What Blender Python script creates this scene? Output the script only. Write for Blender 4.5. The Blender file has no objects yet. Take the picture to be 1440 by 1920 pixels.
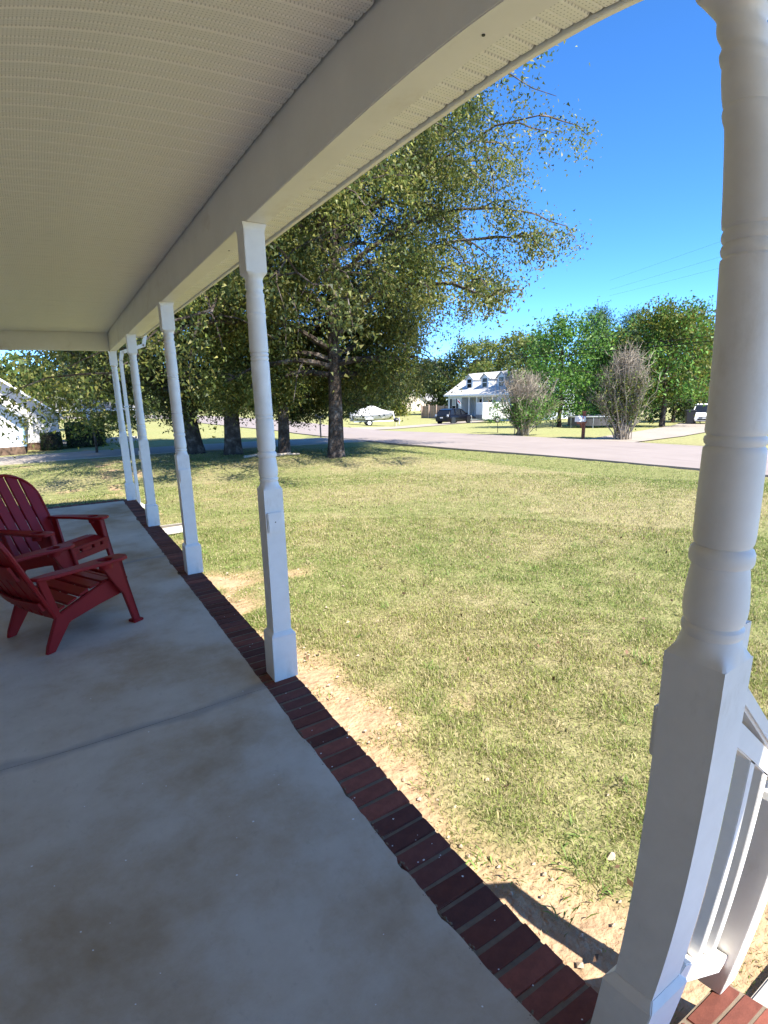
import bpy, bmesh, math, random
import numpy as np
from mathutils import Vector, Matrix

random.seed(7)
RNG = np.random.default_rng(11)
SC = bpy.context.scene
COL = SC.collection
R = math.radians

# ------------------------------------------------------------------ camera (wide phone lens with barrel distortion)
cam_data = bpy.data.cameras.new('camera')
cam = bpy.data.objects.new('camera', cam_data)
COL.objects.link(cam)
SC.camera = cam
cam_data.type = 'PANO'
cam_data.panorama_type = 'FISHEYE_LENS_POLYNOMIAL'
cam_data.fisheye_fov = R(180)
cam_data.sensor_fit = 'HORIZONTAL'
cam_data.sensor_width = 36.0
cam_data.sensor_height = 48.0
cam_data.clip_start = 0.05
cam_data.clip_end = 2000.0
for i, k in enumerate((1.0629041, -0.0557123, -0.4210880, 0.2543743)):
    setattr(cam_data, 'fisheye_polynomial_k%d' % (i + 1), -k / 25.0 ** (i + 1))
cam_data.fisheye_polynomial_k0 = 0.0
yaw, pitch, roll = 0.5629952, -0.2175620, -0.0223134
fw = Vector((math.sin(yaw) * math.cos(pitch), math.cos(yaw) * math.cos(pitch), math.sin(pitch)))
rt = Vector((math.cos(yaw), -math.sin(yaw), 0)); up = rt.cross(fw)
r2 = rt * math.cos(roll) + up * math.sin(roll); u2 = up * math.cos(roll) - rt * math.sin(roll)
M = Matrix((r2, u2, -fw)).transposed().to_4x4()
M.translation = Vector((-0.93286, 0.0, 1.56379))
cam.matrix_world = M

# ------------------------------------------------------------------ sky, sun, exposure
SUN_EL, SUN_AZ = R(52), R(168.5)          # azimuth clockwise from +Y
world = bpy.data.worlds.new('World'); SC.world = world; world.use_nodes = True
wn = world.node_tree; wn.nodes.clear()
sky = wn.nodes.new('ShaderNodeTexSky'); sky.sky_type = 'NISHITA'; sky.sun_disc = False
sky.sun_elevation = SUN_EL; sky.sun_rotation = SUN_AZ
sky.altitude = 300; sky.air_density = 0.42; sky.dust_density = 0.0; sky.ozone_density = 5.0
bg = wn.nodes.new('ShaderNodeBackground'); bg.inputs['Strength'].default_value = 0.145
wo = wn.nodes.new('ShaderNodeOutputWorld')
hsv = wn.nodes.new('ShaderNodeHueSaturation'); hsv.inputs['Saturation'].default_value = 1.17
wn.links.new(sky.outputs[0], hsv.inputs['Color']); wn.links.new(hsv.outputs[0], bg.inputs[0]); wn.links.new(bg.outputs[0], wo.inputs[0])
sl = bpy.data.lights.new('sun', 'SUN'); sl.energy = 3.2; sl.angle = R(0.53); sl.color = (1.0, 0.955, 0.88)
so = bpy.data.objects.new('sun', sl); COL.objects.link(so)
sd = Vector((math.sin(SUN_AZ) * math.cos(SUN_EL), math.cos(SUN_AZ) * math.cos(SUN_EL), math.sin(SUN_EL)))
so.rotation_euler = sd.to_track_quat('Z', 'Y').to_euler(); so.location = sd * 60
SC.view_settings.view_transform = 'Standard'; SC.view_settings.look = 'None'
SC.view_settings.exposure = 2.02; SC.view_settings.gamma = 1.0; SC.view_settings.use_curve_mapping = False
SC.render.engine = 'CYCLES'
try:
    SC.cycles.use_denoising = True
    SC.cycles.max_bounces = 10; SC.cycles.diffuse_bounces = 6; SC.cycles.transparent_max_bounces = 16
    SC.cycles.caustics_reflective = False; SC.cycles.caustics_refractive = False
    SC.cycles.sample_clamp_indirect = 8.0
except Exception:
    pass

# ------------------------------------------------------------------ materials
def mat(name, color, rough=0.6, spec=0.4, var=0.0, vscale=3.0, bump=0.0, bscale=40.0, bdist=0.004, metal=0.0, obj_rand=0.0, stops=None, attr=None, trans=0.0, coord='Object', vdetail=6.0, grime=None):
    m = bpy.data.materials.new(name); m.use_nodes = True
    nt = m.node_tree; n = nt.nodes; l = nt.links
    p = n['Principled BSDF']; p.inputs['Roughness'].default_value = rough
    p.inputs['Specular IOR Level'].default_value = spec; p.inputs['Metallic'].default_value = metal
    c4 = (*color, 1)
    p.inputs['Base Color'].default_value = c4
    tc = n.new('ShaderNodeTexCoord'); out = None
    if attr:
        a = n.new('ShaderNodeAttribute'); a.attribute_name = attr; out = a.outputs['Color']
    if stops:
        nz = n.new('ShaderNodeTexNoise'); nz.inputs['Scale'].default_value = vscale; nz.inputs['Detail'].default_value = vdetail
        nz.inputs['Roughness'].default_value = 0.65
        l.new(tc.outputs[coord], nz.inputs['Vector'])
        cr = n.new('ShaderNodeValToRGB')
        els = cr.color_ramp.elements
        els[0].position, els[0].color = stops[0][0], (*stops[0][1], 1)
        els[1].position, els[1].color = stops[-1][0], (*stops[-1][1], 1)
        for pos, cc in stops[1:-1]:
            e = els.new(pos); e.color = (*cc, 1)
        l.new(nz.outputs[0], cr.inputs[0]); out = cr.outputs[0]
    if var:
        nz = n.new('ShaderNodeTexNoise'); nz.inputs['Scale'].default_value = vscale; nz.inputs['Detail'].default_value = vdetail
        nz.inputs['Roughness'].default_value = 0.65
        l.new(tc.outputs[coord], nz.inputs['Vector'])
        mr = n.new('ShaderNodeMapRange'); mr.inputs['From Min'].default_value = 0.25; mr.inputs['From Max'].default_value = 0.75
        mr.inputs['To Min'].default_value = 1 - var; mr.inputs['To Max'].default_value = 1 + var
        l.new(nz.outputs[0], mr.inputs[0])
        hs = n.new('ShaderNodeHueSaturation'); l.new(mr.outputs[0], hs.inputs['Value'])
        if out: l.new(out, hs.inputs['Color'])
        else: hs.inputs['Color'].default_value = c4
        out = hs.outputs[0]
    if grime:
        gc, gs, ga, gb, gm = grime
        nz = n.new('ShaderNodeTexNoise'); nz.inputs['Scale'].default_value = gs; nz.inputs['Detail'].default_value = 9; nz.inputs['Roughness'].default_value = 0.7
        mp = n.new('ShaderNodeMapping'); mp.inputs['Scale'].default_value = gm; l.new(tc.outputs[coord], mp.inputs[0]); l.new(mp.outputs[0], nz.inputs['Vector'])
        mr = n.new('ShaderNodeMapRange'); mr.inputs['From Min'].default_value = ga; mr.inputs['From Max'].default_value = gb; l.new(nz.outputs[0], mr.inputs[0])
        mx = n.new('ShaderNodeMix'); mx.data_type = 'RGBA'; l.new(mr.outputs[0], mx.inputs[0])
        if out: l.new(out, mx.inputs[6])
        else: mx.inputs[6].default_value = c4
        mx.inputs[7].default_value = (*gc, 1); out = mx.outputs[2]
    if obj_rand:
        oi = n.new('ShaderNodeObjectInfo'); mr = n.new('ShaderNodeMapRange')
        mr.inputs['To Min'].default_value = 1 - obj_rand; mr.inputs['To Max'].default_value = 1 + obj_rand
        l.new(oi.outputs['Random'], mr.inputs[0])
        hs = n.new('ShaderNodeHueSaturation'); l.new(mr.outputs[0], hs.inputs['Value'])
        if out: l.new(out, hs.inputs['Color'])
        else: hs.inputs['Color'].default_value = c4
        out = hs.outputs[0]
    if out: l.new(out, p.inputs['Base Color'])
    if bump:
        nz = n.new('ShaderNodeTexNoise'); nz.inputs['Scale'].default_value = bscale; nz.inputs['Detail'].default_value = 8
        l.new(tc.outputs[coord], nz.inputs['Vector'])
        b = n.new('ShaderNodeBump'); b.inputs['Strength'].default_value = bump; b.inputs['Distance'].default_value = bdist
        l.new(nz.outputs[0], b.inputs['Height']); l.new(b.outputs[0], p.inputs['Normal'])
    if trans:
        t = n.new('ShaderNodeBsdfTranslucent'); mx = n.new('ShaderNodeMixShader'); mx.inputs[0].default_value = trans
        if out: l.new(out, t.inputs[0])
        else: t.inputs[0].default_value = c4
        l.new(p.outputs[0], mx.inputs[1]); l.new(t.outputs[0], mx.inputs[2])
        l.new(mx.outputs[0], n['Material Output'].inputs['Surface'])
    m['p'] = 1
    return m

def dots(m, pitch=0.0125, rad=0.19, dark=0.68):
    """perforations of vinyl soffit: hole darkness painted as dots on a grid in object space"""
    nt = m.node_tree; n = nt.nodes; l = nt.links; p = n['Principled BSDF']
    tc = n.new('ShaderNodeTexCoord'); sp = n.new('ShaderNodeSeparateXYZ'); l.new(tc.outputs['Object'], sp.inputs[0])
    d2 = None
    for ax in (0, 1):
        a = n.new('ShaderNodeMath'); a.operation = 'DIVIDE'; a.inputs[1].default_value = pitch; l.new(sp.outputs[ax], a.inputs[0])
        f = n.new('ShaderNodeMath'); f.operation = 'FRACT'; l.new(a.outputs[0], f.inputs[0])
        s = n.new('ShaderNodeMath'); s.operation = 'SUBTRACT'; s.inputs[1].default_value = 0.5; l.new(f.outputs[0], s.inputs[0])
        q = n.new('ShaderNodeMath'); q.operation = 'MULTIPLY'; l.new(s.outputs[0], q.inputs[0]); l.new(s.outputs[0], q.inputs[1])
        if d2 is None: d2 = q
        else:
            ad = n.new('ShaderNodeMath'); l.new(d2.outputs[0], ad.inputs[0]); l.new(q.outputs[0], ad.inputs[1]); d2 = ad
    lt = n.new('ShaderNodeMath'); lt.operation = 'LESS_THAN'; lt.inputs[1].default_value = rad * rad; l.new(d2.outputs[0], lt.inputs[0])
    mx = n.new('ShaderNodeMix'); mx.data_type = 'RGBA'; mx.blend_type = 'MULTIPLY'
    l.new(lt.outputs[0], mx.inputs[0])
    src = p.inputs['Base Color'].links[0].from_socket if p.inputs['Base Color'].links else None
    if src: l.new(src, mx.inputs[6])
    else: mx.inputs[6].default_value = p.inputs['Base Color'].default_value
    mx.inputs[7].default_value = (dark, dark, dark, 1)
    l.new(mx.outputs[2], p.inputs['Base Color'])

def laps(m, pitch=0.11, strength=0.8, axis=2, dist=0.012):
    """overlapping clapboards / courses: sawtooth bump along an axis"""
    nt = m.node_tree; n = nt.nodes; l = nt.links; p = n['Principled BSDF']
    tc = n.new('ShaderNodeTexCoord'); sp = n.new('ShaderNodeSeparateXYZ'); l.new(tc.outputs['Object'], sp.inputs[0])
    a = n.new('ShaderNodeMath'); a.operation = 'DIVIDE'; a.inputs[1].default_value = pitch; l.new(sp.outputs[axis], a.inputs[0])
    f = n.new('ShaderNodeMath'); f.operation = 'FRACT'; l.new(a.outputs[0], f.inputs[0])
    iv = n.new('ShaderNodeMath'); iv.operation = 'SUBTRACT'; iv.inputs[0].default_value = 1.0; l.new(f.outputs[0], iv.inputs[1])
    b = n.new('ShaderNodeBump'); b.inputs['Strength'].default_value = strength; b.inputs['Distance'].default_value = dist
    l.new(iv.outputs[0], b.inputs['Height']); l.new(b.outputs[0], p.inputs['Normal'])

MT = {}
MT['vinyl'] = mat('white_vinyl', (0.78, 0.75, 0.70), 0.42, 0.4, var=0.05, vscale=6)
MT['post'] = mat('white_post_paint', (0.81, 0.785, 0.74), 0.5, 0.35, var=0.07, vscale=9, bump=0.10, bscale=70, grime=((0.50, 0.45, 0.36), 5.0, 0.56, 0.86, (1, 1, .45)))
MT['ceiling'] = mat('perforated_ceiling_vinyl', (0.82, 0.80, 0.755), 0.5, 0.3, var=0.04, vscale=2); dots(MT['ceiling'])
MT['soffit'] = mat('perforated_soffit_vinyl', (0.80, 0.78, 0.73), 0.5, 0.3, var=0.04, vscale=3); dots(MT['soffit'], 0.014, 0.19, 0.62)
MT['beam'] = mat('painted_aluminium_wrap', (0.80, 0.785, 0.75), 0.45, 0.4, var=0.06, vscale=3, bump=0.08, bscale=6, bdist=0.01, grime=((0.50, 0.43, 0.33), 3.0, 0.55, 0.9, (1, .5, 1)))
MT['darkvoid'] = mat('void_shade', (0.03, 0.022, 0.016), 0.9)  # near-black colour stands in for the shade inside gaps and hedges
MT['slab'] = mat('porch_concrete', (0.3, 0.3, 0.3), 0.6, 0.35, bump=0.25, bscale=140, bdist=0.002, vscale=1.0, vdetail=10, grime=((0.33, 0.27, 0.20), 24.0, 0.58, 0.95, (1, .6, 1)),
                 stops=[(0.33, (0.36, 0.26, 0.155)), (0.44, (0.47, 0.375, 0.265)), (0.52, (0.55, 0.475, 0.37)), (0.66, (0.645, 0.58, 0.475))])
def joint_stain(m, ys, width, col, amt):
    nt = m.node_tree; n = nt.nodes; l = nt.links; p = n['Principled BSDF']; tc = n.new('ShaderNodeTexCoord')
    nz = n.new('ShaderNodeTexNoise'); nz.inputs['Scale'].default_value = 2.2; nz.inputs['Detail'].default_value = 7; l.new(tc.outputs['Object'], nz.inputs['Vector'])
    sp = n.new('ShaderNodeSeparateXYZ'); l.new(tc.outputs['Object'], sp.inputs[0])
    ad = n.new('ShaderNodeMath'); ad.operation = 'MULTIPLY_ADD'; ad.inputs[1].default_value = 0.22; l.new(nz.outputs[0], ad.inputs[0]); l.new(sp.outputs[1], ad.inputs[2])
    tot = None
    for y in ys:
        s1 = n.new('ShaderNodeMath'); s1.operation = 'SUBTRACT'; s1.inputs[1].default_value = y + 0.11; l.new(ad.outputs[0], s1.inputs[0])
        ab = n.new('ShaderNodeMath'); ab.operation = 'ABSOLUTE'; l.new(s1.outputs[0], ab.inputs[0])
        mr = n.new('ShaderNodeMapRange'); mr.inputs['From Min'].default_value = width; mr.inputs['From Max'].default_value = width * .25; mr.inputs['To Max'].default_value = amt; l.new(ab.outputs[0], mr.inputs[0])
        if tot is None: tot = mr.outputs[0]
        else:
            mx_ = n.new('ShaderNodeMath'); mx_.operation = 'MAXIMUM'; l.new(tot, mx_.inputs[0]); l.new(mr.outputs[0], mx_.inputs[1]); tot = mx_.outputs[0]
    mx = n.new('ShaderNodeMix'); mx.data_type = 'RGBA'; l.new(tot, mx.inputs[0]); l.new(p.inputs['Base Color'].links[0].from_socket, mx.inputs[6]); mx.inputs[7].default_value = (*col, 1); l.new(mx.outputs[2], p.inputs['Base Color'])
joint_stain(MT['slab'], (2.545, 5.615), 0.055, (0.27, 0.25, 0.235), 0.55)
MT['concrete'] = mat('weathered_concrete', (0.46, 0.42, 0.36), 0.8, 0.2, var=0.16, vscale=1.5, bump=0.2, bscale=60)
MT['brick'] = mat('red_brick', (0.175, 0.055, 0.036), 0.75, 0.25, var=0.28, vscale=22, bump=0.35, bscale=120, bdist=0.003, obj_rand=0.42)
MT['brick_dark'] = mat('dark_brick', (0.130, 0.046, 0.034), 0.75, 0.25, var=0.28, vscale=22, bump=0.35, bscale=120, bdist=0.003, obj_rand=0.3)
MT['mortar'] = mat('mortar', (0.185, 0.145, 0.105), 0.9, 0.1, var=0.2, vscale=30, bump=0.4, bscale=150)
MT['red'] = mat('red_moulded_plastic', (0.27, 0.009, 0.010), 0.45, 0.3, var=0.08, vscale=4, bump=0.05, bscale=200, bdist=0.001)
MT['road'] = mat('worn_asphalt_road', (0.285, 0.24, 0.215), 0.9, 0.15, var=0.10, vscale=0.6, bump=0.3, bscale=60, grime=((0.21, 0.18, 0.163), 1.2, 0.55, 0.72, (2.2, .18, 1)))
MT['drive'] = mat('pale_driveway_concrete', (0.34, 0.29, 0.235), 0.85, 0.2, var=0.14, vscale=0.7, bump=0.2, bscale=40)
MT['bark'] = mat('tree_bark', (0.12, 0.09, 0.07), 0.95, 0.1, bump=0.9, bscale=18, bdist=0.05, vscale=3.5,
                 stops=[(0.32, (0.030, 0.022, 0.018)), (0.52, (0.080, 0.062, 0.050)), (0.64, (0.17, 0.145, 0.125)), (0.8, (0.30, 0.27, 0.245))])
MT['twig'] = mat('grey_twigs', (0.32, 0.27, 0.205), 0.9, 0.1, var=0.35, vscale=6)
MT['leaf'] = mat('leaves', (0.08, 0.1, 0.03), 0.5, 0.35, attr='tint', trans=0.38)
MT['grass'] = mat('grass_blades', (0.15, 0.2, 0.05), 0.6, 0.25, attr='tint', trans=0.35)
MT['lawn'] = mat('lawn_soil', (0.2, 0.2, 0.1), 0.95, 0.05, attr='ground', var=0.32, vscale=9.0, bump=0.9, bscale=26, bdist=0.03)
MT['siding'] = mat('white_lap_siding', (0.74, 0.73, 0.71), 0.5, 0.3, var=0.04, vscale=2); laps(MT['siding'])
MT['siding_blue'] = mat('pale_blue_siding', (0.58, 0.63, 0.68), 0.5, 0.3, var=0.04, vscale=2); laps(MT['siding_blue'], 0.16)
MT['siding_cream'] = mat('cream_siding', (0.72, 0.60, 0.46), 0.6, 0.2, var=0.05, vscale=2); laps(MT['siding_cream'], 0.18)
MT['shingle'] = mat('grey_shingles', (0.30, 0.29, 0.28), 0.9, 0.1, var=0.25, vscale=5); laps(MT['shingle'], 0.14, 0.8, 2, 0.02)
MT['shingle_light'] = mat('pale_grey_shingles', (0.47, 0.45, 0.42), 0.9, 0.1, var=0.2, vscale=4); laps(MT['shingle_light'], 0.14, 0.8, 2, 0.02)
MT['glass'] = mat('window_glass', (0.012, 0.014, 0.018), 0.12, 0.35)
MT['pane'] = mat('pale_window_glass', (0.35, 0.38, 0.4), 0.15, 0.6)
MT['dark'] = mat('black_paint', (0.018, 0.019, 0.024), 0.35, 0.5)
MT['shutter'] = mat('dark_shutter', (0.02, 0.024, 0.035), 0.5, 0.3)
MT['rubber'] = mat('tyre_rubber', (0.022, 0.022, 0.022), 0.85, 0.2)
MT['suv'] = mat('dark_navy_car_paint', (0.004, 0.004, 0.008), 0.3, 0.3)
MT['white'] = mat('white_gloss_paint', (0.78, 0.78, 0.77), 0.3, 0.5, var=0.03)
MT['cover'] = mat('pale_boat_cover', (0.72, 0.70, 0.67), 0.8, 0.15, var=0.08, vscale=3, bump=0.3, bscale=4, bdist=0.03)
MT['hull'] = mat('pale_hull_gelcoat', (0.62, 0.62, 0.62), 0.25, 0.5)
MT['greyband'] = mat('grey_stripe', (0.24, 0.25, 0.27), 0.4, 0.4)
MT['metal'] = mat('galvanised_metal', (0.5, 0.51, 0.52), 0.4, 0.5, metal=0.6)
MT['rim'] = mat('wheel_rim', (0.55, 0.55, 0.55), 0.35, 0.5, metal=0.4)
MT['lamp_red'] = mat('red_lens', (0.4, 0.02, 0.02), 0.2, 0.5)
MT['lamp_clear'] = mat('clear_lens', (0.75, 0.78, 0.8), 0.15, 0.6)
MT['wood_fence'] = mat('weathered_fence_wood', (0.40, 0.30, 0.24), 0.9, 0.1, var=0.2, vscale=3, obj_rand=0.18)
MT['wood_red'] = mat('reddish_wood_post', (0.30, 0.12, 0.075), 0.85, 0.1, var=0.2, vscale=5)
MT['wood_pale'] = mat('pale_bare_wood', (0.42, 0.36, 0.29), 0.9, 0.1, var=0.2, vscale=5)
MT['net'] = mat('dark_grey_net', (0.085, 0.08, 0.08), 0.9, 0.1, var=0.2, vscale=8)
MT['bin'] = mat('black_bin_plastic', (0.014, 0.014, 0.016), 0.5, 0.4)
MT['foundation'] = mat('brown_brick_foundation', (0.17, 0.11, 0.075), 0.9, 0.1, var=0.35, vscale=9)
MT['wall_brick'] = mat('tan_brick_wall', (0.42, 0.35, 0.30), 0.9, 0.1, var=0.3, vscale=9)
MT['cable'] = mat('cable_black', (0.01, 0.01, 0.01), 0.7, 0.2)
MT['teal'] = mat('pale_teal_trim', (0.45, 0.62, 0.63), 0.4, 0.4)
MT['flagred'] = mat('flag_red', (0.45, 0.06, 0.06), 0.8, 0.1)
MT['pebble'] = mat('pale_pebbles', (0.42, 0.33, 0.24), 0.8, 0.2, var=0.35, vscale=20)
MT['deadleaf'] = mat('dead_leaf', (0.20, 0.11, 0.055), 0.7, 0.2, attr='tint')

# ------------------------------------------------------------------ mesh helpers
class MB:
    def __init__(s): s.v = []; s.f = []
    def add(s, vs, fs):
        o = len(s.v); s.v += [tuple(v) for v in vs]; s.f += [tuple(i + o for i in f) for f in fs]; return s
    def box(s, x0, x1, y0, y1, z0, z1):
        return s.add([(x0, y0, z0), (x1, y0, z0), (x1, y1, z0), (x0, y1, z0), (x0, y0, z1), (x1, y0, z1), (x1, y1, z1), (x0, y1, z1)],
                     [(3, 2, 1, 0), (4, 5, 6, 7), (0, 1, 5, 4), (1, 2, 6, 5), (2, 3, 7, 6), (3, 0, 4, 7)])
    def bar(s, a, b, w, h, upv=(0, 0, 1)):
        a = Vector(a); b = Vector(b); d = (b - a).normalized(); u = Vector(upv)
        sx = d.cross(u)
        if sx.length < 1e-4: sx = d.cross(Vector((1, 0, 0)))
        sx.normalize(); u = sx.cross(d).normalized()
        vs = []
        for p in (a, b):
            for i, j in ((-1, -1), (1, -1), (1, 1), (-1, 1)): vs.append(p + sx * (i * w / 2) + u * (j * h / 2))
        return s.add(vs, [(0, 1, 2, 3), (7, 6, 5, 4), (0, 4, 5, 1), (1, 5, 6, 2), (2, 6, 7, 3), (3, 7, 4, 0)])
    def prism(s, poly, vec):
        n = len(poly); v = Vector(vec)
        vs = [Vector(p) for p in poly] + [Vector(p) + v for p in poly]
        return s.add(vs, [tuple(range(n))[::-1], tuple(range(n, 2 * n))] + [(i, (i + 1) % n, n + (i + 1) % n, n + i) for i in range(n)])
    def tube(s, pts, rad, n=8, cap=True):
        pts = [Vector(p) for p in pts]
        if not hasattr(rad, '__len__'): rad = [rad] * len(pts)
        vs = []; ref = Vector((0.31, 0.95, 0.11))
        for i, p in enumerate(pts):
            d = (pts[min(i + 1, len(pts) - 1)] - pts[max(i - 1, 0)]).normalized()
            a = d.cross(ref)
            if a.length < 0.1: a = d.cross(Vector((1, 0, 0)))
            a.normalize(); b = d.cross(a)
            for k in range(n):
                t = 2 * math.pi * k / n; vs.append(p + (a * math.cos(t) + b * math.sin(t)) * rad[i])
        fs = [(i * n + k, i * n + (k + 1) % n, (i + 1) * n + (k + 1) % n, (i + 1) * n + k) for i in range(len(pts) - 1) for k in range(n)]
        if cap: fs += [tuple(range(n))[::-1], tuple(range((len(pts) - 1) * n, len(pts) * n))]
        return s.add(vs, fs)
    def lathe(s, prof, c=(0, 0), n=40, sq=None, cap=True):
        """prof: (z, r, k) with k 0 round .. 1 square"""
        vs = []
        for z, r, k in prof:
            for i in range(n):
                t = 2 * math.pi * (i + 0.5) / n; cx, cy = math.cos(t), math.sin(t)
                m = max(abs(cx), abs(cy)); q = 1 + k * (1 / m - 1)
                vs.append((c[0] + cx * r * q, c[1] + cy * r * q, z))
        L = len(prof)
        fs = [(i * n + k, i * n + (k + 1) % n, (i + 1) * n + (k + 1) % n, (i + 1) * n + k) for i in range(L - 1) for k in range(n)]
        if cap: fs += [tuple(range(n))[::-1], tuple(range((L - 1) * n, L * n))]
        return s.add(vs, fs)
    def mesh(s, name, m=None, smooth=False, recalc=True, bevel=0.0, seg=2):
        me = bpy.data.meshes.new(name); me.from_pydata([tuple(v) for v in s.v], [], s.f)
        if recalc or bevel:
            bm = bmesh.new(); bm.from_mesh(me); bmesh.ops.recalc_face_normals(bm, faces=bm.faces)
            if bevel:
                es = [e for e in bm.edges if len(e.link_faces) == 2 and e.calc_face_angle(0) > 0.5]
                bmesh.ops.bevel(bm, geom=es, offset=bevel, segments=seg, affect='EDGES', clamp_overlap=True)
                bmesh.ops.recalc_face_normals(bm, faces=bm.faces)
            bm.to_mesh(me); bm.free()
        if smooth:
            me.polygons.foreach_set('use_smooth', [True] * len(me.polygons))
            try: me.set_sharp_from_angle(angle=R(35))
            except Exception: pass
        if m: me.materials.append(MT[m] if isinstance(m, str) else m)
        return me
    def build(s, name, m, parent=None, **k):
        return link(name, s.mesh(name, m, **k), parent)

def link(name, me, parent=None, loc=None, rz=None):
    o = bpy.data.objects.new(name, me); COL.objects.link(o)
    if parent: o.parent = parent
    if loc is not None: o.location = loc
    if rz is not None: o.rotation_euler = (0, 0, rz)
    return o

def tag(o, label=None, cat=None, group=None, kind=None):
    if label: o['label'] = label
    if cat: o['category'] = cat
    if group: o['group'] = group
    if kind: o['kind'] = kind
    return o

def thing(name, label, cat, loc=(0, 0, 0), rz=0.0, group=None):
    o = link(name, None, None, loc, rz); o.empty_display_size = 0.2
    return tag(o, label, cat, group)

def copy_tree(o, parent=None):
    c = o.copy(); COL.objects.link(c); c.parent = parent
    for ch in list(o.children): copy_tree(ch, c)
    return c

def np_mesh(name, verts, nper, m, tint=None, attr='tint'):
    """verts (N*nper,3) -> N polygons of nper corners, with an optional colour per polygon"""
    N = len(verts) // nper
    me = bpy.data.meshes.new(name)
    me.vertices.add(N * nper); me.vertices.foreach_set('co', np.ascontiguousarray(verts, dtype=np.float32).ravel())
    me.loops.add(N * nper); me.loops.foreach_set('vertex_index', np.arange(N * nper, dtype=np.int32))
    me.polygons.add(N); me.polygons.foreach_set('loop_start', np.arange(0, N * nper, nper, dtype=np.int32))
    try: me.polygons.foreach_set('loop_total', np.full(N, nper, dtype=np.int32))
    except Exception: pass
    if tint is not None:
        a = me.color_attributes.new(attr, 'FLOAT_COLOR', 'POINT')
        c = np.ones((N * nper, 4), dtype=np.float32); c[:, :3] = np.repeat(tint, nper, 0); a.data.foreach_set('color', c.ravel())
    me.update(calc_edges=True); me.validate()
    me.materials.append(MT[m])
    return me

# ------------------------------------------------------------------ noise and terrain
def vnoise(x, y, seed=0):
    xi = np.floor(x).astype(np.int64); yi = np.floor(y).astype(np.int64); xf = x - xi; yf = y - yi
    def h(a, b):
        n = (a * 374761393 + b * 668265263 + seed * 974634777) & 0x7fffffff
        n = ((n ^ (n >> 13)) * 1274126177) & 0x7fffffff
        return ((n ^ (n >> 16)) & 0xffff) / 65535.0
    u = xf * xf * (3 - 2 * xf); v = yf * yf * (3 - 2 * yf)
    return (h(xi, yi) * (1 - u) + h(xi + 1, yi) * u) * (1 - v) + (h(xi, yi + 1) * (1 - u) + h(xi + 1, yi + 1) * u) * v
def fbm(x, y, seed=0, o=4):
    a, s, t = 0.5, 0.0, 0.0
    for i in range(o):
        s = s + a * vnoise(x * 2 ** i + 17.3 * i, y * 2 ** i - 9.1 * i, seed + i); t += a; a *= 0.55
    return s / t
def sstep(a, b, x):
    t = np.clip((x - a) / (b - a), 0, 1); return t * t * (3 - 2 * t)
ZG = -0.30
def terrain(x, y):
    x = np.asarray(x, float); y = np.asarray(y, float)
    u = np.hypot(x, y); s = np.clip(u - 24, 0, None)
    azi = np.degrees(np.arctan2(x + 0.93, np.maximum(y, 0.01)))
    f = sstep(22, 34, azi)
    ditch = 0.10 * np.exp(-((x - 10.6) / 0.7) ** 2) * sstep(4, 9, y) * (1 - sstep(17, 19.5, y))
    dip = 0.12 * np.exp(-(((x + 2.0) / 4.5) ** 2 + ((y - 12.5) / 3.2) ** 2)) * sstep(7.5, 10.5, y)
    return ZG - dip - f * np.minimum(0.028 * (np.sqrt(s * s + 9) - 3), 0.85) - ditch
def bare(x, y):
    prox = np.clip(1 - (x - 0.08) / (0.75 + 0.5 * vnoise(y * 0.9, x * 0, 5)), 0, 1) * (0.62 + 0.38 * sstep(7.5, 2.0, y)) * (x > 0)
    n = fbm(x * 2.2, y * 2.2, 21, 4)
    spots = sstep(0.63, 0.76, fbm(x * 1.15 + 5, y * 1.15, 33, 3)) * sstep(3.2, 1.0, x) * 0.75
    stepd = np.exp(-(((x - 0.75) / 0.55) ** 2 + ((y - 0.42) / 0.34) ** 2)) * (x > 0.3)
    return np.clip(0.95 * sstep(.25, .6, stepd + .25 * (n - .5)) + sstep(0.60, 0.86, prox * 0.68 + n * 0.62) + spots * sstep(0.35, 0.6, n), 0, 1)
def green(x, y):
    g = fbm(x * 0.45, y * 0.45, 51, 4) * 0.9 + 0.35 * (fbm(x * 2.3, y * 2.3, 77, 3) - 0.5)
    g = g + 0.35 * sstep(9.0, 10.5, x) * sstep(12.5, 11.5, x) + 0.12 * sstep(8, 3, np.hypot(x - 2.5, y - 4)) - 0.10 * sstep(4, 8, x) * sstep(16, 9, y)
    return sstep(0.30, 0.72, g)

# ------------------------------------------------------------------ the ground
def axis(lo, hi, a, b, step):
    mid = list(np.arange(a, b + 1e-6, step)); L = []; d = step; p = a
    while p > lo: d *= 1.16; p -= d; L.append(p)
    U = []; d = step; p = b
    while p < hi: d *= 1.16; p += d; U.append(p)
    return np.array(L[::-1] + mid + U)
gx = axis(-420, 520, -3.0, 13.0, 0.075); gy = axis(-160, 620, -1.5, 24.0, 0.09)
XX, YY = np.meshgrid(gx, gy, indexing='ij')
near = sstep(26, 16, np.hypot(XX, YY))
ZZ = terrain(XX, YY) + near * (0.035 * (fbm(XX * 1.6, YY * 1.6, 3, 4) - 0.5) + 0.02 * (fbm(XX * 7, YY * 7, 8, 2) - 0.5)) 
bb = bare(XX, YY); gg = green(XX, YY)
ZZ = ZZ + near * bb * (0.018 * (fbm(XX * 11, YY * 11, 14, 2) - 0.5)) - 0.012 * bb * near
soil = np.array((0.43, 0.285, 0.172)); thatch = np.array((0.28, 0.24, 0.125)); gr = np.array((0.20, 0.205, 0.08))
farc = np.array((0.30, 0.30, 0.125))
lawn_c = thatch * (1 - gg[..., None]) + gr * gg[..., None]
fm = sstep(13, 28, np.hypot(XX, YY))[..., None] * 0.8
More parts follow.
